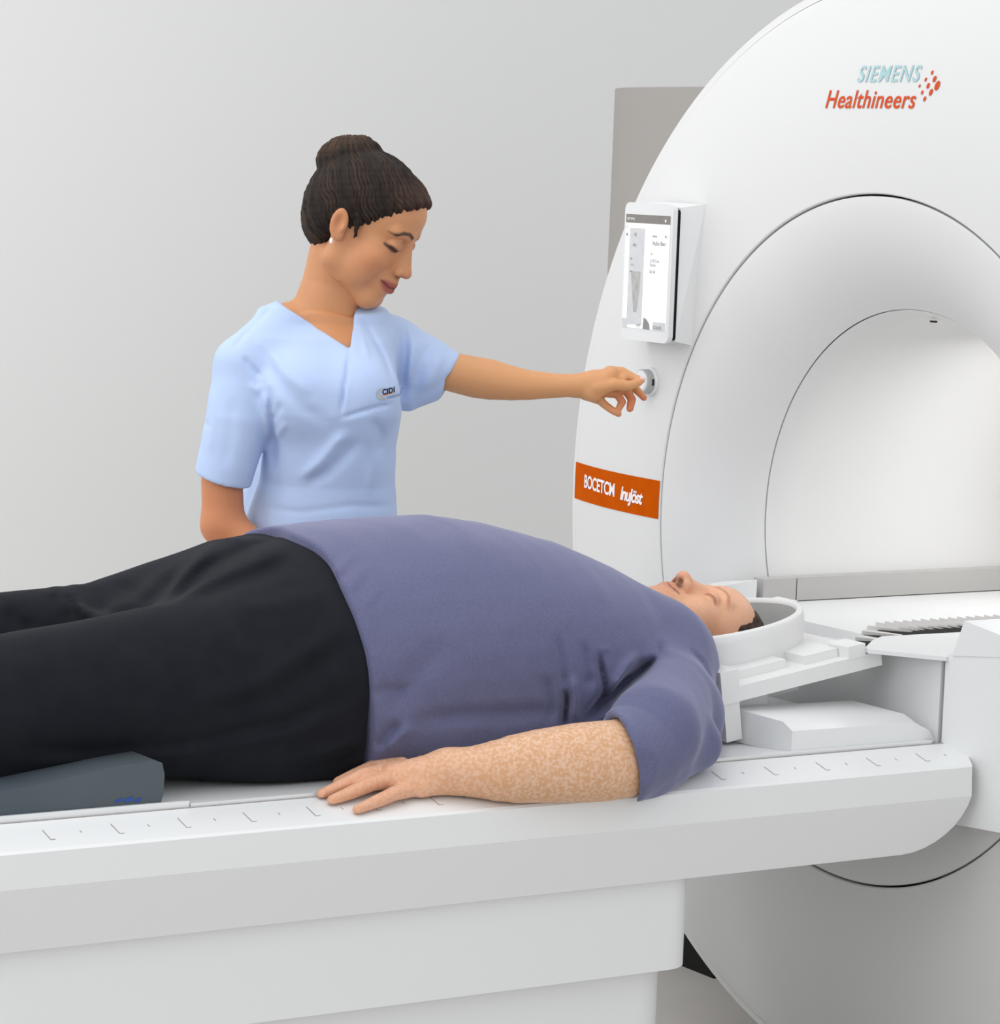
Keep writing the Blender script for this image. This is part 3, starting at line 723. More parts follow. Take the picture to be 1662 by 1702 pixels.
# neck opening, V at the front
vt = [V(x, y, -.10) for x, y in ((446, 488), (453, 503), (581, 582), (585, 520), (590, 470), (520, 420))]
vp = np.array([(p[0], p[2]) for p in vt])
def vcut(X, Y, Z):
    d = np.full(np.broadcast_shapes(X.shape, Y.shape, Z.shape), 9., np.float32); ins = np.zeros(d.shape, bool); n = len(vp)
    for i in range(n):
        a, b = vp[i], vp[(i+1) % n]; e = b-a; t = np.clip(((X-a[0])*e[0]+(Z-a[1])*e[1])/(e@e), 0, 1)
        d = np.minimum(d, np.sqrt((X-a[0]-t*e[0])**2+(Z-a[1]-t*e[1])**2)+0*Y)
        cnd = ((a[1] > Z) != (b[1] > Z)); xi = (b[0]-a[0])*(Z-a[1])/((b[1]-a[1]) if abs(b[1]-a[1]) > 1e-9 else 1e-9)+a[0]; ins ^= (cnd & (X < xi))+np.zeros(d.shape, bool)
    d = np.where(ins, -d, d); return np.maximum(d, Y-.06)
S.func((-.2, -.24, 1.20), (.2, .10, 1.42), vcut, .003, 's')
p_, q_ = S.mesh(toW); scrub = sdfobj('scrub_top', p_, q_, M['scrub'], woman)
hem_z = V(500, 905)[2]

# --- body: head, neck and chest
O_ = V(599, 371, -.005); HS = 1.04; psi, pch, rl = math.radians(17), math.radians(25), 0
Fv = np.array([math.cos(psi)*math.cos(pch), -math.sin(psi)*math.cos(pch), -math.sin(pch)])
Uv = np.array([math.cos(psi)*math.sin(pch), -math.sin(psi)*math.sin(pch), math.cos(pch)])
Rv = np.cross(Fv, Uv); HM = np.array([Rv, Fv, Uv])      # rows: head axes in her frame
def h2b(p): return O_+HS*(np.atleast_2d(p)@HM)
HF = head_field(.0021, 'w')
def b2h(p): return (np.array(p)-O_)@HM.T/HS
nk = [b2h(V(556, 425, .005)), b2h(V(548, 470, .012)), b2h(V(535, 520, .012)), b2h(V(527, 560, .015))]
HF2 = HF
big = Field((-.16, -.20, -.30), (.13, .14, .145), .0024)
# resample: build the head again on the larger grid so that neck and head are one surface
HFb = head_field(.0021, 'w', (-.155, -.19, -.29), (.13, .132, .14))
HFb.chain(nk, [.042, .044, .049, .052], .013)
HFb.cone(b2h(V(476, 540, -.01)), b2h(V(520, 560, .0)), .036, .038, .02)      # trapezius
HFb.cone(b2h(V(590, 552, .03)), b2h(V(520, 560, .0)), .034, .038, .02)
HFb.cone(b2h(V(572, 478, .0)), b2h(V(566, 525, .0)), .020, .026, .015)
HFb.crease([b2h(V(535, 425, -.04)), b2h(V(560, 470, -.045)), b2h(V(572, 545, -.05))], .006, -.0022)
p_, q_ = HFb.mesh(); colh = head_colors(p_, (205, 146, 104), 'w')
dn = np.clip((-.10-p_[:, 2])/.05, 0, 1)*.5; colh = blend(colh, dn, (196, 138, 92))
parts = [(toW(h2b(p_)), q_, colh)]

Cf = Field((-.2, -.2, 1.08), (.2, .2, 1.36), .004)
Cf.func((-.2, -.2, 1.08), (.2, .2, 1.36), torso(.009), .01); Cf.cone(V(530, 525, .01), V(545, 580, -.028), .046, .030, .035); Cf.plane((0, 0, V(500, 628)[2]), (0, 0, -1))
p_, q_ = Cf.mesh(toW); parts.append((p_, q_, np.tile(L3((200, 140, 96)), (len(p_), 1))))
# --- reaching left arm and hand
A = Field((.02, -.03, 1.12), (.64, .22, 1.34), .0020)
A.chain([V(705, 607, .09), V(750, 618, .09), V(790, 627, .09), V(815, 631, .088), V(850, 637, .085), V(880, 640, .085), V(920, 641, .085), V(962, 641, .085)], [.031, .0335, .0352, .0345, .0295, .0255, .0212, .0186], .012, flat=None)
DB = .085
A.cone(V(962, 641, DB), V(985, 638, DB), .0185, .0200, .010, flat=((0, 1, 0), .8)); A.cone(V(985, 637, DB), V(1014, 624, DB), .0200, .0142, .012, flat=((0, 1, 0), 1.1))
A.cone(V(985, 655, DB-.01), V(1004, 640, DB-.01), .0130, .0130, .012)       # heel of the thumb
A.cone(V(975, 655, DB+.01), V(996, 664, DB+.015), .0110, .0090, .010)       # edge of the palm
def fing(pts, rs, k=.0018): A.chain([V(x, y, DB+b) for x, y, b in pts], [r_*PX*1.07 for r_ in rs], k)
fing([(1013, 619, .012), (1034, 619, .012), (1052, 628, .006), (1066, 632, .0)], [10.5, 8.6, 7.2, 5.8], .0025)        # index, bent over the knob
A.cone(V(1008, 634, DB), V(1036, 630, DB), .0125, .0075, .006)
fing([(992, 645, -.014), (1022, 639, -.016), (1044, 641, -.014), (1062, 636, -.006)], [12, 9.6, 8.0, 5.6], .0030)       # thumb
fing([(1022, 640, .024), (1052, 642, .026), (1062, 652, .020), (1070, 661, .014)], [8, 7.2, 6.2, 5.2])       # middle
fing([(1016, 645, .016), (1042, 650, .020), (1050, 664, .012), (1047, 679, .004)], [8, 7.4, 6.8, 5.8])       # ring
fing([(1004, 652, .010), (1026, 655, .012), (1034, 668, .006), (1028, 680, -.002)], [8, 6.8, 6.2, 5.2])
fing([(992, 660, .006), (1004, 672, .006), (1016, 681, .0), (1028, 688, -.004)], [8, 6.4, 6.0, 5.0])
A.crease([V(1024, 620, DB-.010), V(1042, 628, DB-.008)], .0022, .0018)
p_, q_ = A.mesh(toW); ca = np.tile(L3((214, 156, 108)), (len(p_), 1))
tip = np.clip(((p_-toW(V(1015, 660, DB))[0])@KA)/.05+.3, 0, 1)*np.clip((toW(V(1000, 648, DB))[0][2]-p_[:, 2])/.012, 0, 1)
ca = blend(ca, .75*tip, (206, 116, 84)); parts.append((p_, q_, ca))
# --- hanging right arm, behind the patient, hand resting on the table edge
B = Field((-.25, -.26, .82), (.10, .04, 1.22), .0027)
B.chain([V(388, 720, -.075), V(369, 800, -.085), V(371, 872, -.09)], [.034, .0345, .0350], .012)
elb = V(370, 872, -.09); wr = elb+np.array([.12, -.045, -.075])
B.chain([elb, wr, wr+np.array([.06, -.02, -.012])], [.034, .022, .024], .015)
for i in range(4):
    s0 = wr+np.array([.075, -.045+.017*i, -.015]); B.chain([s0, s0+np.array([.030, -.004, -.005]), s0+np.array([.050, -.006, -.020])], [.009, .008, .0065], .0035)
B.chain([wr+np.array([.02, -.04, -.01]), wr+np.array([.045, -.065, -.016]), wr+np.array([.066, -.07, -.02])], [.011, .0095, .0075], .004)
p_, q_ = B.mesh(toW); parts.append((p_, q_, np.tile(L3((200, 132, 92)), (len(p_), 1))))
P_, Q_, C_ = merge(parts); wbody = sdfobj('body', P_, Q_, M['skin_w'], woman, C_)
# nails
def nail(c, ax1, ax2, ax3, parent):
    bm = bmesh.new(); bmesh.ops.create_uvsphere(bm, u_segments=12, v_segments=8, radius=1)
    mm = Matrix((( *ax1, 0), (*ax2, 0), (*ax3, 0), (0, 0, 0, 1))).transposed()
    for v in bm.verts: v.co = mm@v.co+Vector(c)
    return finish(bm, 'fingernail', M['nail'], parent)
nc = toW(V(1068, 629.5, DB-.0035))[0]; nail(nc, KA*.0056-np.array([0, 0, .001]), KB*.0030, np.array([0, 0, .0038]), wbody)
nc = toW(V(1023, 687, DB-.0055))[0]; nail(nc, KA*.0042-np.array([0, 0, .0010]), KB*.0020, np.array([.0, 0, .0028]), wbody)
# earring
bm = bmesh.new(); bmesh.ops.create_uvsphere(bm, u_segments=12, v_segments=8, radius=.0028)
ec = toW(h2b((.0795, -.006, -.034)))[0]
for v in bm.verts: v.co = Vector((v.co.x, v.co.y, v.co.z*1.9))+Vector(ec)
finish(bm, 'earring', M['ink_white'], woman)
# --- hair
Hh = Field((-.11, -.15, -.10), (.11, .14, .20), .0019)
Hh.ell((0, -.004, .042), (.0775, .0940, .0775), .01)
Hh.ell((0, -.045, .000), (.066, .052, .068), .03)
Hh.ell((0, .050, .058), (.056, .051, .039), .015)
Hh.func((-.11, -.15, -.10), (.11, .14, .20), lambda X, Y, Z: np.minimum(.717*Y-.696*Z-.0135+.08*np.maximum(0, .035-np.abs(X))+0*X, np.maximum(Y+.022, -.5*Y-.86*Z-.096)+0*X), .011, 'i')
for s in (-1, 1): Hh.cone((s*.0680, .016, .02), (s*.0690, .023, -.014), .0060, .0022, .006)
bc = b2h(V(585, 262, .01))
Hh.ell(bc, (.052, .048, .036), .003, R=HM.T)
Hh.cone(b2h(V(560, 268, .0)), b2h(V(603, 252, .0)), .030, .022, .010)
Hh.cone(b2h(V(545, 268, .0)), b2h(V(575, 300, .0)), .016, .022, .008)
# strands drawn towards the bun
ax_ = bc-np.array([0, -.01, .03]); ax_ = ax_/np.linalg.norm(ax_); e1 = np.cross(ax_, [1, 0, 0]); e1 /= np.linalg.norm(e1); e2 = np.cross(ax_, e1)
hx, hy, hz = [(Hh.lo[k]+Hh.h*np.arange(Hh.n[k])) for k in range(3)]
hx, hy, hz = hx[:, None, None], hy[None, :, None], hz[None, None, :]-.03
phi = np.arctan2(hx*e1[0]+hy*e1[1]+hz*e1[2], hx*e2[0]+hy*e2[1]+hz*e2[2]); rad_ = hx*ax_[0]+hy*ax_[1]+hz*ax_[2]
wob = .35*np.sin(rad_*55+3*phi)+.25*np.sin(rad_*120+7*phi)
Hh.a += (.0011*np.sin(34*phi+2*wob)+.0009*np.sin(61*phi+3*wob)+.0005*np.sin(23*phi+5*wob)).astype(np.float32)
Hh.noise(.0007, 200, 7); Hh.noise(.0006, 520, 8)
p_, q_ = Hh.mesh()
px_ = p_-np.array([0, 0, .03]); ph = np.arctan2(px_@e1, px_@e2); ra = px_@ax_
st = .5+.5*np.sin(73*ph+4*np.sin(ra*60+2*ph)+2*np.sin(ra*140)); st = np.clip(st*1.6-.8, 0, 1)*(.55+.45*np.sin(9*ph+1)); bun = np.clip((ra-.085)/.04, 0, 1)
hc = np.tile(L3((30, 21, 16)), (len(p_), 1)); hc = blend(hc, np.clip(.55*st, 0, 1), (92, 66, 50)); hc = blend(hc, .55*bun*np.clip(.4+st, 0, 1), (120, 86, 58)); hc = blend(hc, .45*np.clip((p_[:, 1]-.04)/.05, 0, 1)*np.clip((p_[:, 2]-.05)/.04, 0, 1), (92, 62, 48))  # brown strand streaks; bun lightened in the tint as if lit from above
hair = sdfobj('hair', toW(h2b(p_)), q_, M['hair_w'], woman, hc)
# --- trousers and shoes, below the table edge
G = Field((-.25, -.2, .04), (.25, .2, .96), .008)
for s in (-1, 1):
    hx = (.085*s*math.cos(.7)+.02, .085*s*math.sin(.7)*.9); G.chain([(hx[0], hx[1], .86), (hx[0], hx[1], .48), (hx[0], hx[1], .07)], [.095, .072, .055], .02)
G.ell((.02, 0, .88), (.145, .125, .10), .03); G.plane((0, 0, .93), (0, 0, 1)); G.plane((0, 0, .07), (0, 0, -1)); G.noise(.002, 30, 1)
p_, q_ = G.mesh(toW); sdfobj('trousers', p_, q_, M['scrub'], woman)
for s in (-1, 1):
    hx = np.array([.085*s*math.cos(.7)+.02, .085*s*math.sin(.7)*.9])
    bm = bmesh.new(); bmesh.ops.create_uvsphere(bm, u_segments=20, v_segments=12, radius=1)
    for v in bm.verts:
        c = v.co; z = max(c.z, -.55); c2 = Vector((c.x*.050, c.y*.125-.05, z*.058+.032)); c.x, c.y, c.z = c2
        w3 = toW((hx[0], hx[1], 0))[0]; v.co = c2+Vector((w3[0], w3[1], 0))
    finish(bm, 'shoe', M['shoe'], woman)
# --- chest emblem
def emb(name, s, size, px, py, m, bold=0, ang=.2, shear=0, spc=1, sx=.8):
    """flat print following the chest"""
    t, f = textmesh(s, size, shear, spc, bold, sx); lay(name, t, f, px, py, m, ang)
tree = None
def lay(name, t, f, px, py, m, ang):
    global tree
    from mathutils.bvhtree import BVHTree
    if tree is None:
        dg = bpy.context.evaluated_depsgraph_get(); tree = BVHTree.FromPolygons([v.co for v in scrub.data.vertices], [p.vertices for p in scrub.data.polygons])
    o = V(px, py, -.16); out = []
    for p in t:
        q = o+np.array([p[0]*math.cos(ang)-p[1]*math.sin(ang), 0, p[0]*math.sin(ang)+p[1]*math.cos(ang)])
        wq = toW(q)[0]; hit = tree.ray_cast(Vector(wq), Vector(KB), 1.0)
        g = (np.array(hit[0])-KB*.0012) if hit[0] else wq+KB*.06
        out.append(g)
    pymesh(name, out, f, m, scrub, False)
emb('emblem_letters', 'CIDI', .0122, 634.5, 658.5, M['ink_black'], .0005, .20, .1, 1.08)
emb('emblem_text', 'CENTRO DE DIAGNOSTICO', .0021, 642, 663, M['ink_black'], .00003, .17)
emb('emblem_text', 'POR IMAGEN DE LA LINEA', .0021, 642, 665.6, M['ink_black'], .00003, .17)
n = 24; arc = []; 
for i in range(n+1):
    t = math.radians(60+250*i/n); arc.append((.0100*math.cos(t), .0105*math.sin(t)))
inn = []
for i in range(n+1):
    t = math.radians(60+250*i/n); inn.append((.0030+.0078*math.cos(t), .0015+.0085*math.sin(t)))
vv = [(a[0], a[1], 0) for a in arc]+[(a[0], a[1], 0) for a in inn]
lay('emblem_crescent', vv, [(i, i+1, n+2+i, n+1+i) for i in range(n)], 635, 657, M['silver'], 0)
lay('emblem_line', [(0, 0, 0), (.009, .0003, 0), (.018, .0003, 0), (.0262, 0, 0), (.0262, .0008, 0), (.018, .0016, 0), (.009, .0016, 0), (0, .0010, 0)], [(0, 1, 6, 7), (1, 2, 5, 6), (2, 3, 4, 5)], 632.5, 661.3, M['ink_amber'], .25)

# ================================================================= the patient
man = thing('person', 'heavy man in slate blue shirt and black trousers lying on his back on the table', 'person', (-1.1, 0, .73))
def Y(px, py, y): return at(px, py, 'y', y)
def floorz(Yv): return np.where(np.abs(Yv) < .319, .7155+.0075*np.abs(Yv/.319)**6, .7195-(np.abs(Yv)-.319)*.264)
RM = .00095
def onT(px, py, h, ylo=-.43, yhi=-.15):
    """point seen at the pixel whose centre stands h above the table or rail surface"""
    lo, hi = ylo, yhi
    g_ = lambda v: at(px, py, 'y', v)[2]-(float(floorz(np.float64(v)))+h)
    for _ in range(40):
        m_ = (lo+hi)/2
        if g_(m_) > 0: lo = m_
        else: hi = m_
    return at(px, py, 'y', (lo+hi)/2)
# --- shirt
S = Field((-1.16, -.47, .67), (-.34, .33, 1.10), .0038)
top = [(380, 884), (470, 878), (540, 868), (640, 860), (720, 858), (800, 868), (900, 900), (960, 925), (1010, 944), (1060, 966), (1100, 1000), (1140, 1050)]
tx = np.array([Y(x, y, 0.0)[0] for x, y in top]); tz = np.array([Y(x, y, 0.0)[2]-(.001 if x < 850 else -.004) for x, y in top])
wx = np.array([-1.2, -1.0, -.85, -.65, -.55, -.45, -.38]); wy = np.array([.258, .262, .26, .245, .225, .19, .14])
def trunk(X, Y_, Z):
    x = X[:, 0, 0]; zt = np.interp(x, tx, tz)[:, None, None]; hw = np.interp(x, wx, wy)[:, None, None]; zb = .700
    zc = zb+(zt-zb)*.44; up = zt-zc; dn_ = zc-zb
    hz = np.where(Z > zc, up, dn_); n = np.where(Z > zc, 2.05, 4.5)
    e = (np.abs(Y_/hw)**n+np.abs((Z-zc)/hz)**n+1e-9)**(1/n); return (e-1)*np.minimum(hw, hz)*.9
S.func((-1.16, -.32, .69), (-.36, .32, 1.10), trunk, .02)
S.plane((-.425, 0, .905), (.75, 0, .55), .05, lo=(-.7, -.42, .69), hi=(-.34, .33, 1.1))
for s in (-1, 1):
    yy = s*.215
    c0 = Y(1112, 1178, -.215); c0[1] = yy; c1 = Y(1120, 1205, -.23); c1[1] = s*.23; c2 = Y(1100, 1092, -.11); c2[1] = s*.11
    S.ell(c0, (.074, .085, .084), .04); S.cone(c1, c1+np.array([-.02, 0, .0]), .062, .066, .04); S.ell(c2, (.074, .08, .078), .05)
    S.cone(c2, c0, .068, .066, .03)
Ns = S.blank()
sh = Y(1108, 1168, -.235); he = Y(1012, 1272, -.325); sh2 = sh*np.array([1, -1, 1])
E1_, E2_, E3_ = onT(1062, 1246, .060), onT(1030, 1262, .0575), onT(1000, 1265, .058); Ns.chain([sh, onT(1084, 1218, .076), E1_, E2_, E3_], [.074, .073, .0700, .0690, .0690], .01); Ns.cone(onT(1090, 1262, .04), onT(1066, 1300, .022), .045, .020, .02); Ns.cone(onT(1155, 1238, .04), onT(1080, 1302, .018), .040, .020, .02)
hd = (he-sh)/np.linalg.norm(he-sh); hp = onT(1028, 1225, .09)
nn_ = np.array([-.94, .25, -.22]); Ns.plane(hp, nn_, .004)
Ns.chain([E2_, E3_, onT(960, 1268, .057)], [.0605, .0615, .062], .003, 's')
h_ = np.clip(.5+.5*(Ns.a-S.a)/.012, 0, 1); S.a = (Ns.a*(1-h_)+S.a*h_-.012*h_*(1-h_)).astype(np.float32)
Ns2 = S.blank(); he2 = he*np.array([1, -1, 1])+np.array([0, -.04, 0]); Ns2.cone(sh2, he2, .075, .07, .01); Ns2.plane(hp*np.array([1, -1, 1]), (-.92, -.1, -.05), .004)
h_ = np.clip(.5+.5*(Ns2.a-S.a)/.02, 0, 1); S.a = (Ns2.a*(1-h_)+S.a*h_-.02*h_*(1-h_)).astype(np.float32)
S.func(S.lo, S.lo+S.h*S.n, lambda X, Y_, Z: -(Z-(floorz(Y_)+.0015))+0*X, .006, 'i')
S.func(S.lo, S.lo+S.h*S.n, lambda X, Y_, Z: -1.092+.45*np.maximum(0, .92-Z)**1.0*.25+.004*np.sin(Y_*40)-X, .003, 'i')
def cm(pts, w_, amp): S.fold([Y(*p) for p in pts], w_*.85, amp*1.15, fwd, .10)
cm([(968, 1205, -.28), (990, 1180, -.27), (1030, 1150, -.26), (1062, 1120, -.24), (1090, 1090, -.2)], .008, .018)     # sleeve meets chest
cm([(985, 1185, -.27), (1020, 1152, -.26), (1055, 1122, -.24)], .010, .006)
cm([(1012, 1178, -.27), (1045, 1145, -.26), (1075, 1128, -.24), (1112, 1132, -.22)], .009, -.006)
cm([(1032, 1150, -.27), (1060, 1128, -.25), (1098, 1120, -.23)], .006, .006)
cm([(1098, 1062, -.17), (1096, 1085, -.18), (1078, 1108, -.2), (1050, 1130, -.2)], .006, .006)
cm([(1108, 1070, -.17), (1100, 1092, -.18), (1085, 1110, -.2)], .007, -.004)
cm([(988, 1196, -.27), (1000, 1165, -.25), (1006, 1140, -.23), (1000, 1120, -.22), (992, 1085, -.20)], .006, .009)
cm([(1012, 1180, -.27), (1022, 1140, -.25), (1040, 1105, -.22), (1062, 1082, -.2)], .008, -.007)
cm([(1005, 1190, -.27), (1040, 1130, -.25), (1072, 1092, -.2)], .006, .006)
cm([(938, 1210, -.26), (943, 1165, -.26), (940, 1145, -.25)], .006, .013)
cm([(940, 1150, -.26), (936, 1120, -.24), (930, 1080, -.2), (925, 1050, -.2)], .007, .005)
cm([(953, 1205, -.26), (955, 1160, -.26), (952, 1120, -.24)], .009, -.006)
cm([(968, 1140, -.26), (978, 1130, -.24), (975, 1100, -.22), (968, 1060, -.2)], .008, .005)
cm([(915, 1205, -.26), (914, 1165, -.25), (905, 1120, -.24)], .009, .004)
cm([(990, 1078, -.18), (1012, 1074, -.18)], .004, -.004)
cm([(993, 1075, -.18), (996, 1100, -.2), (1004, 1124, -.24)], .004, .005)
cm([(560, 955, -.12), (580, 932, -.08), (600, 915, -.05)], .006, -.004)
cm([(566, 965, -.12), (590, 940, -.08), (610, 925, -.05)], .006, .004)
cm([(582, 985, -.14), (600, 955, -.11), (622, 935, -.08)], .006, -.004)
cm([(590, 992, -.14), (610, 965, -.11), (630, 945, -.08)], .006, .0035)
cm([(610, 1008, -.16), (630, 980, -.13), (650, 962, -.1)], .006, -.004)
cm([(618, 1012, -.16), (640, 985, -.13), (658, 968, -.1)], .006, .003)
cm([(625, 1248, -.27), (640, 1225, -.27), (665, 1200, -.27)], .008, .005)
cm([(640, 1252, -.27), (660, 1228, -.27), (690, 1205, -.27)], .009, -.004)
cm([(615, 1160, -.27), (640, 1145, -.26), (680, 1150, -.25)], .010, .003)
cm([(680, 1200, -.27), (760, 1190, -.28), (860, 1186, -.28), (935, 1180, -.27)], .014, .005)
cm([(640, 1190, -.27), (690, 1120, -.26), (750, 1065, -.24)], .022, .004)
cm([(1140, 1075, -.2), (1165, 1100, -.2), (1182, 1140, -.2), (1190, 1180, -.2)], .004, .005)
cm([(1105, 1290, -.31), (1140, 1240, -.29), (1172, 1190, -.25)], .006, .006)
cm([(1098, 1285, -.32), (1125, 1240, -.31), (1150, 1200, -.29)], .007, -.006)
cm([(1085, 1290, -.33), (1110, 1245, -.32), (1132, 1215, -.30)], .005, .005)
cm([(1060, 1225, -.34), (1075, 1260, -.34), (1088, 1300, -.34)], .006, .004)
cm([(1048, 1230, -.33), (1065, 1270, -.33), (1072, 1300, -.33)], .006, -.003)
cm([(492, 890, -.06), (520, 920, -.1), (548, 968, -.13), (566, 1020, -.2), (588, 1090, -.25), (600, 1150, -.26), (600, 1230, -.26)], .003, .0022)     # hem stitching
cm([(988, 1203, -.3), (1020, 1208, -.32), (1048, 1235, -.33), (1062, 1275, -.34)], .0028, .0018)
S.noise(.0010, 38, 11); S.noise(.0004, 120, 12); S.blur()
p_, q_ = S.mesh(); tee = sdfobj('t_shirt', p_, q_, M['tee'], man)
# --- trousers
G = Field((-2.05, -.36, .66), (-1.03, .36, 1.08), .0055)
pt = [(560, 880), (470, 880), (440, 880), (405, 882), (370, 900), (330, 920), (280, 948), (230, 976), (190, 1000)]
gx = np.array([Y(x, y, 0.0)[0] for x, y in pt])[::-1]; gz = np.array([Y(x, y, 0.0)[2] for x, y in pt])[::-1]-.012
def hips(X, Y_, Z):
    x = X[:, 0, 0]; zt = np.interp(x, gx, gz)[:, None, None]; hw = np.interp(x, [-1.42, -1.25, -1.1], [.19, .25, .249])[:, None, None]; zb = np.interp(x, [-1.42, -1.30, -1.2], [.78, .72, .700])[:, None, None]
    zc = zb+(zt-zb)*.45; hz = np.where(Z > zc, zt-zc, zc-zb); n = np.where(Z > zc, 2.1, 5.0)
    e = (np.abs(Y_/hw)**n+np.abs((Z-zc)/hz)**n+1e-9)**(1/n); d = (e-1)*np.minimum(hw, hz)*.9
    return np.maximum(d, -1.40-X)
G.func((-1.5, -.32, .68), (-1.03, .32, 1.08), hips, .03)
def leg(pts, rs, sc): G.chain(pts, rs, .03, flat=((0, 1, 0), sc))
leg([Y(470, 1128, -.125), Y(330, 1140, -.13), Y(180, 1162, -.135), Y(0, 1189, -.14), Y(0, 1189, -.14)+np.array([-.20, 0, -.035]), Y(0, 1189, -.14)+np.array([-.42, -.0, -.07])], [.140, .126, .117, .1085, .092, .07], .93)
fl_ = [Y(330, 1128, -.13), Y(180, 1150, -.135), Y(0, 1165, -.14)]
leg([Y(440, 1000, .09), Y(300, 1042, .12), Y(150, 1066, .12), Y(0, 1078, .13), Y(0, 1078, .13)+np.array([-.20, 0, -.03]), Y(0, 1078, .13)+np.array([-.42, 0, -.07])], [.100, .098, .086, .080, .075, .065], .95)
G.plane((-1.080, 0, 0), (1, 0, 0), .003)
G.plane((-2.0, 0, 0), (-1, 0, 0), .003)
# rests on the bolster at the left, on the table under the hips
G.func(G.lo, G.lo+G.h*G.n, lambda X, Y_, Z: -(Z-(floorz(Y_)+.0015))+0*X, .008, 'i')
def cg(pts, w_, amp): G.fold([Y(*p) for p in pts], w_, amp, fwd, .12)
cg([(160, 1035, -.02), (240, 1015, -.02), (268, 985, -.03), (300, 945, -.02)], .012, .012)
cg([(248, 1018, -.02), (285, 985, -.03), (322, 940, -.02), (360, 905, -.02)], .010, -.009)
cg([(262, 1012, -.04), (300, 985, -.05), (340, 945, -.05), (400, 915, -.06), (460, 895, -.06)], .009, .008)
cg([(300, 1000, -.05), (350, 965, -.06), (420, 935, -.06), (480, 915, -.06)], .011, -.007)
cg([(310, 1005, -.08), (370, 980, -.1), (440, 950, -.1), (500, 925, -.1)], .012, .005)
cg([(70, 978, .08), (95, 990, .07), (108, 1020, .05)], .006, -.006)
cg([(100, 975, .08), (130, 995, .07), (158, 1032, .05)], .006, -.007)
cg([(86, 980, .08), (112, 998, .07), (130, 1032, .05)], .007, .006)
cg([(125, 975, .08), (150, 990, .06), (180, 1025, .04)], .010, .005)
cg([(190, 972, .08), (230, 985, .06), (258, 1005, .04)], .010, .005)
cg([(5, 1010, .05), (20, 1035, .05), (60, 1048, .05)], .010, .007)
cg([(0, 1248, -.23), (150, 1252, -.23), (300, 1240, -.24), (480, 1200, -.25), (600, 1140, -.25)], .012, .007)
cg([(0, 1262, -.23), (150, 1264, -.23), (300, 1252, -.24), (480, 1216, -.25), (600, 1165, -.25)], .010, -.005)
cg([(300, 1180, -.26), (420, 1145, -.26), (500, 1095, -.25), (570, 1040, -.24)], .014, -.006)
cg([(330, 1195, -.26), (450, 1155, -.26), (540, 1100, -.25), (590, 1060, -.24)], .016, .005)
cg([(380, 1015, -.15), (480, 1000, -.14), (560, 985, -.13)], .012, -.004)
cg([(200, 1060, -.15), (240, 1075, -.14), (300, 1082, -.13)], .016, .004)
cg([(480, 1270, -.26), (560, 1250, -.26), (605, 1225, -.25)], .008, -.004)
cg([(470, 1285, -.26), (560, 1266, -.26), (605, 1245, -.25)], .008, .004)
G.noise(.0015, 28, 21); G.blur()
p_, q_ = G.mesh(); trous = sdfobj('trousers', p_, q_, M['pants'], man)
# --- body: head and neck, arms
OH = Y(1128, 953, 0)+np.array([.040, 0, -.120]); ta = .09
MU = np.array([math.cos(ta*.6), 0, -math.sin(ta*.6)*1.0]); MF = np.array([math.sin(ta*.6), 0, math.cos(ta*.6)]); MR = np.cross(MF, MU); MM = np.array([MR, MF, MU]); MS = 1.03
def m2w(p): return OH+MS*(np.atleast_2d(p)@MM)
def w2m(p): return (np.array(p)-OH)@MM.T/MS
Hm = head_field(.0021, 'm', (-.10, -.12, -.24), (.10, .14, .14))
Hm.chain([(0, -.01, -.06), (0, -.03, -.14), (0, -.04, -.22)], [.062, .066, .075], .03)
Hm.ell((0, .035, -.085), (.052, .045, .035), .03)
p_, q_ = Hm.mesh(); cm_ = head_colors(p_, (226, 172, 138), 'm'); parts = [(m2w(p_), q_, np.c_[cm_, .14*np.ones(len(cm_))])]
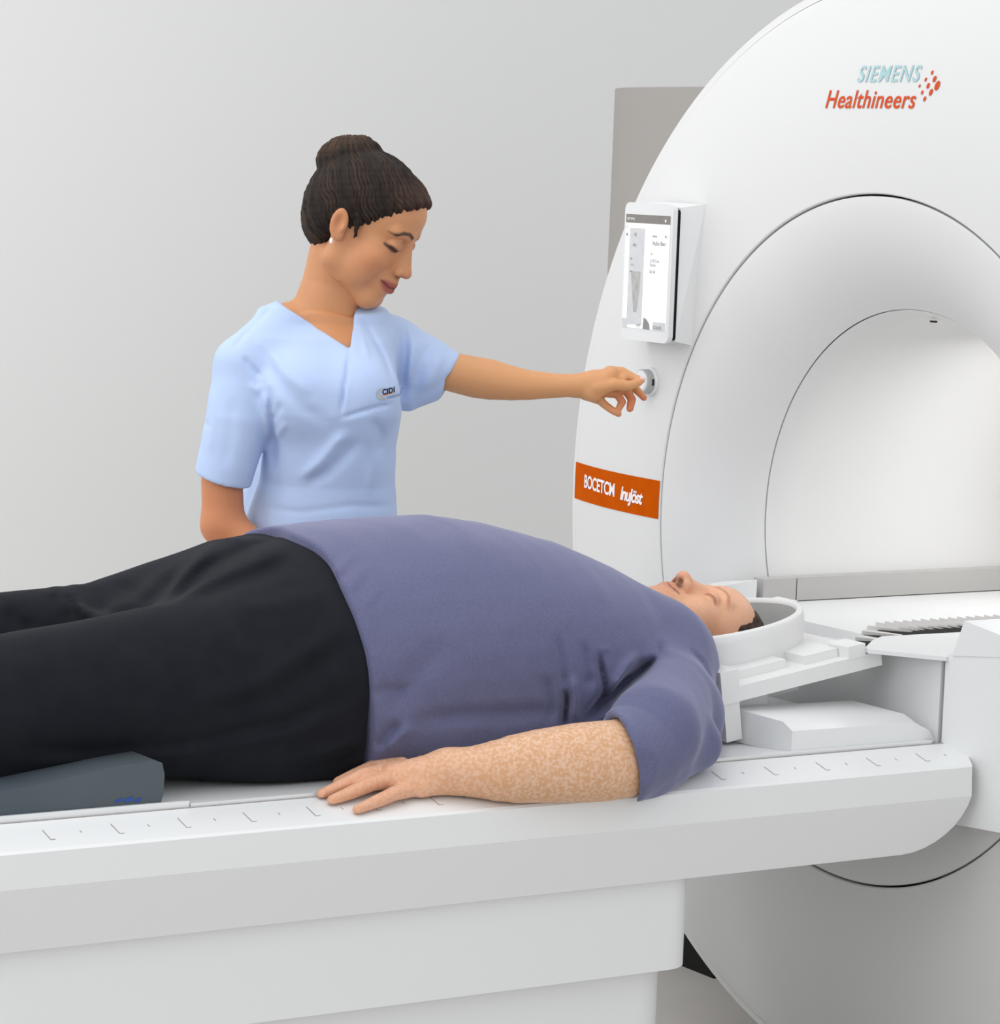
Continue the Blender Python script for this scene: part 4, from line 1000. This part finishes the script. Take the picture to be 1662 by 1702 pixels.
def forearm(sg):
    lo_ = (-1.26, -.47, .66) if sg < 0 else (-1.26, .20, .66); hi_ = (-.54, -.20, .88) if sg < 0 else (-.54, .47, .88)
    A = Field(lo_, hi_, .0023)
    def Q(px, py, y):
        p = onT(px, py, y); return p*np.array([1, -sg, 1]) if sg > 0 else p
    A.chain([Q(1062, 1246, .060), Q(1030, 1262, .0575), Q(1000, 1265, .058), Q(960, 1268, .057), Q(900, 1273, .0525), Q(860, 1278, .048), Q(830, 1281, .0435), Q(785, 1283, .036), Q(745, 1282, .032)], [.0560, .0570, .0580, .0570, .0525, .0490, .0440, .0365, .0315], .015)
    A.chain([Q(745, 1283, .030), Q(700, 1288, .024), Q(655, 1294, .018)], [.030, .026, .022], .015, flat=((0, 1, 0), 1.15))
    A.cone(Q(725, 1298, .018), Q(675, 1309, .014), .017, .012, .012)
    A.cone(Q(745, 1290, .024), Q(700, 1312, .013), .016, .012, .012)
    def fg(pts, rs, k=.002): A.chain([Q(*p) for p in pts], [r_*RM for r_ in rs], k)
    fg([(665, 1279, .020), (604, 1289, .020), (566, 1306, .013), (534, 1320, .0065)], [15, 11.5, 9.5, 7.2])
    fg([(668, 1290, .018), (618, 1302, .018), (582, 1318, .012), (552, 1330, .0070)], [15, 11.8, 10, 8])
    fg([(668, 1272, .022), (620, 1275, .020), (585, 1290, .014), (562, 1300, .008)], [13, 11, 9.5, 8])
    fg([(695, 1309, .012), (655, 1319, .015), (622, 1334, .010), (594, 1346, .0065)], [13.5, 10.8, 9.6, 7.4])
    fg([(700, 1268, .022), (660, 1266, .018), (628, 1268, .012)], [12, 10, 9])
    for a_, b_ in (((566, 1306), .014), ((582, 1318), .014), ((622, 1334), .013), ((604, 1289), .026), ((618, 1302), .025), ((655, 1319), .021)):
        c_ = Q(*a_, b_); A.crease([c_+np.array([-.004, -.003, .004]), c_+np.array([.004, .003, .004])], .0030, .0012)
    A.func(A.lo, A.lo+A.h*A.n, lambda X, Y_, Z: -(Z-(floorz(Y_)+.0015))+0*X, .004, 'i')
    return A
for sg in (-1, 1):
    A = forearm(sg); p_, q_ = A.mesh(); cc = np.tile(L3((212, 164, 124)), (len(p_), 1))
    red = np.clip((-.93-p_[:, 0])/.18, 0, 1); cc = blend(cc, .8*red, (222, 164, 132)); cc = np.c_[cc, .62-.36*red]; parts.append((p_, q_, cc))
P_, Q_, C_ = merge(parts); mbody = sdfobj('body', P_, Q_, M['skin_m'], man, C_)
# hair
Hh = Field((-.10, -.12, -.09), (.10, .13, .15), .0025)
Hh.ell((0, -.010, .043), (.0755, .0935, .0845), .01)
Hh.func((-.10, -.12, -.09), (.10, .13, .15), lambda X, Y_, Z: .62*Y_-.20*Z*0+.55*np.maximum(0, .09-Z)*0+(-.0)+0*X+(.0-.78*(Z-.055))*0+np.maximum(.55*Y_-.0-.83*(Z-.098), Y_-.050+0*Z)+0*X if False else np.maximum(.64*Y_-.77*Z+.002+.9*np.maximum(0, .055-np.abs(X)), -Z-.03)+0*X, .006, 'i')
Hh.noise(.0012, 260, 9)
p_, q_ = Hh.mesh(); sdfobj('hair', m2w(p_), q_, M['hair_m'], man)
for s in (-1, 1):   # shoes, out of the frame
    c0 = Y(0, 1172, -.14)+np.array([-.42, 0, -.07]); 
    bm = bmesh.new(); bmesh.ops.create_uvsphere(bm, u_segments=20, v_segments=12, radius=1)
    for v in bm.verts: v.co = Vector((v.co.x*.052, v.co.y*.048, v.co.z*.12))+Vector((c0[0]-.05, s*.135, .86))
    finish(bm, 'shoe', M['pants'], man)

# ================================================================= bolster under the knees
bx1 = at(265, 1300, 'y', -.29)[0]
bm = bmesh.new()
sec = []
for i in range(21):
    t = math.pi*i/20; sec.append((bx1-.31+.31*math.cos(t)*1.0 if False else (bx1-.62 if i > 10 else bx1)-0, 0))
prof_ = [(bx1-.001, .7175), (bx1+.004, .735), (bx1+.005, .762), (bx1+.001, .778), (bx1-.012, .783), (bx1-.08, .776), (bx1-.20, .759), (bx1-.34, .749), (bx1-.46, .745), (bx1-.55, .740), (bx1-.56, .7175)]
bol = prism('knee_bolster', [(x, z) for x, z in prof_], 'y', -.295, .295, M['bolster'], bev=.006, ang=30, xf=lambda p: (p[0], p[1], p[2]))
tag(bol, 'dark grey vinyl knee bolster lying under the patient legs', 'cushion')
t_, f_ = textmesh('BRAND', .02)
M['ink_blue'] = mat('blue_print', (44, 74, 150), .5, .3, noise=(90, (50, 84, 160), .3, .7))
for (a, b_, h0) in ((190, 206, 6), (206, 222, 8), (222, 236, 7)):
    p0, p1 = Y(a, 1334, -.2958), Y(b_-3, 1332, -.2958); p2 = Y(b_, 1332-h0, -.2958); p3 = Y(a+4, 1334-h0+1, -.2958)
    pymesh('blue_print', [p0, p1, p2, p3], [(0, 1, 2, 3)], M['ink_blue'], bol, False)
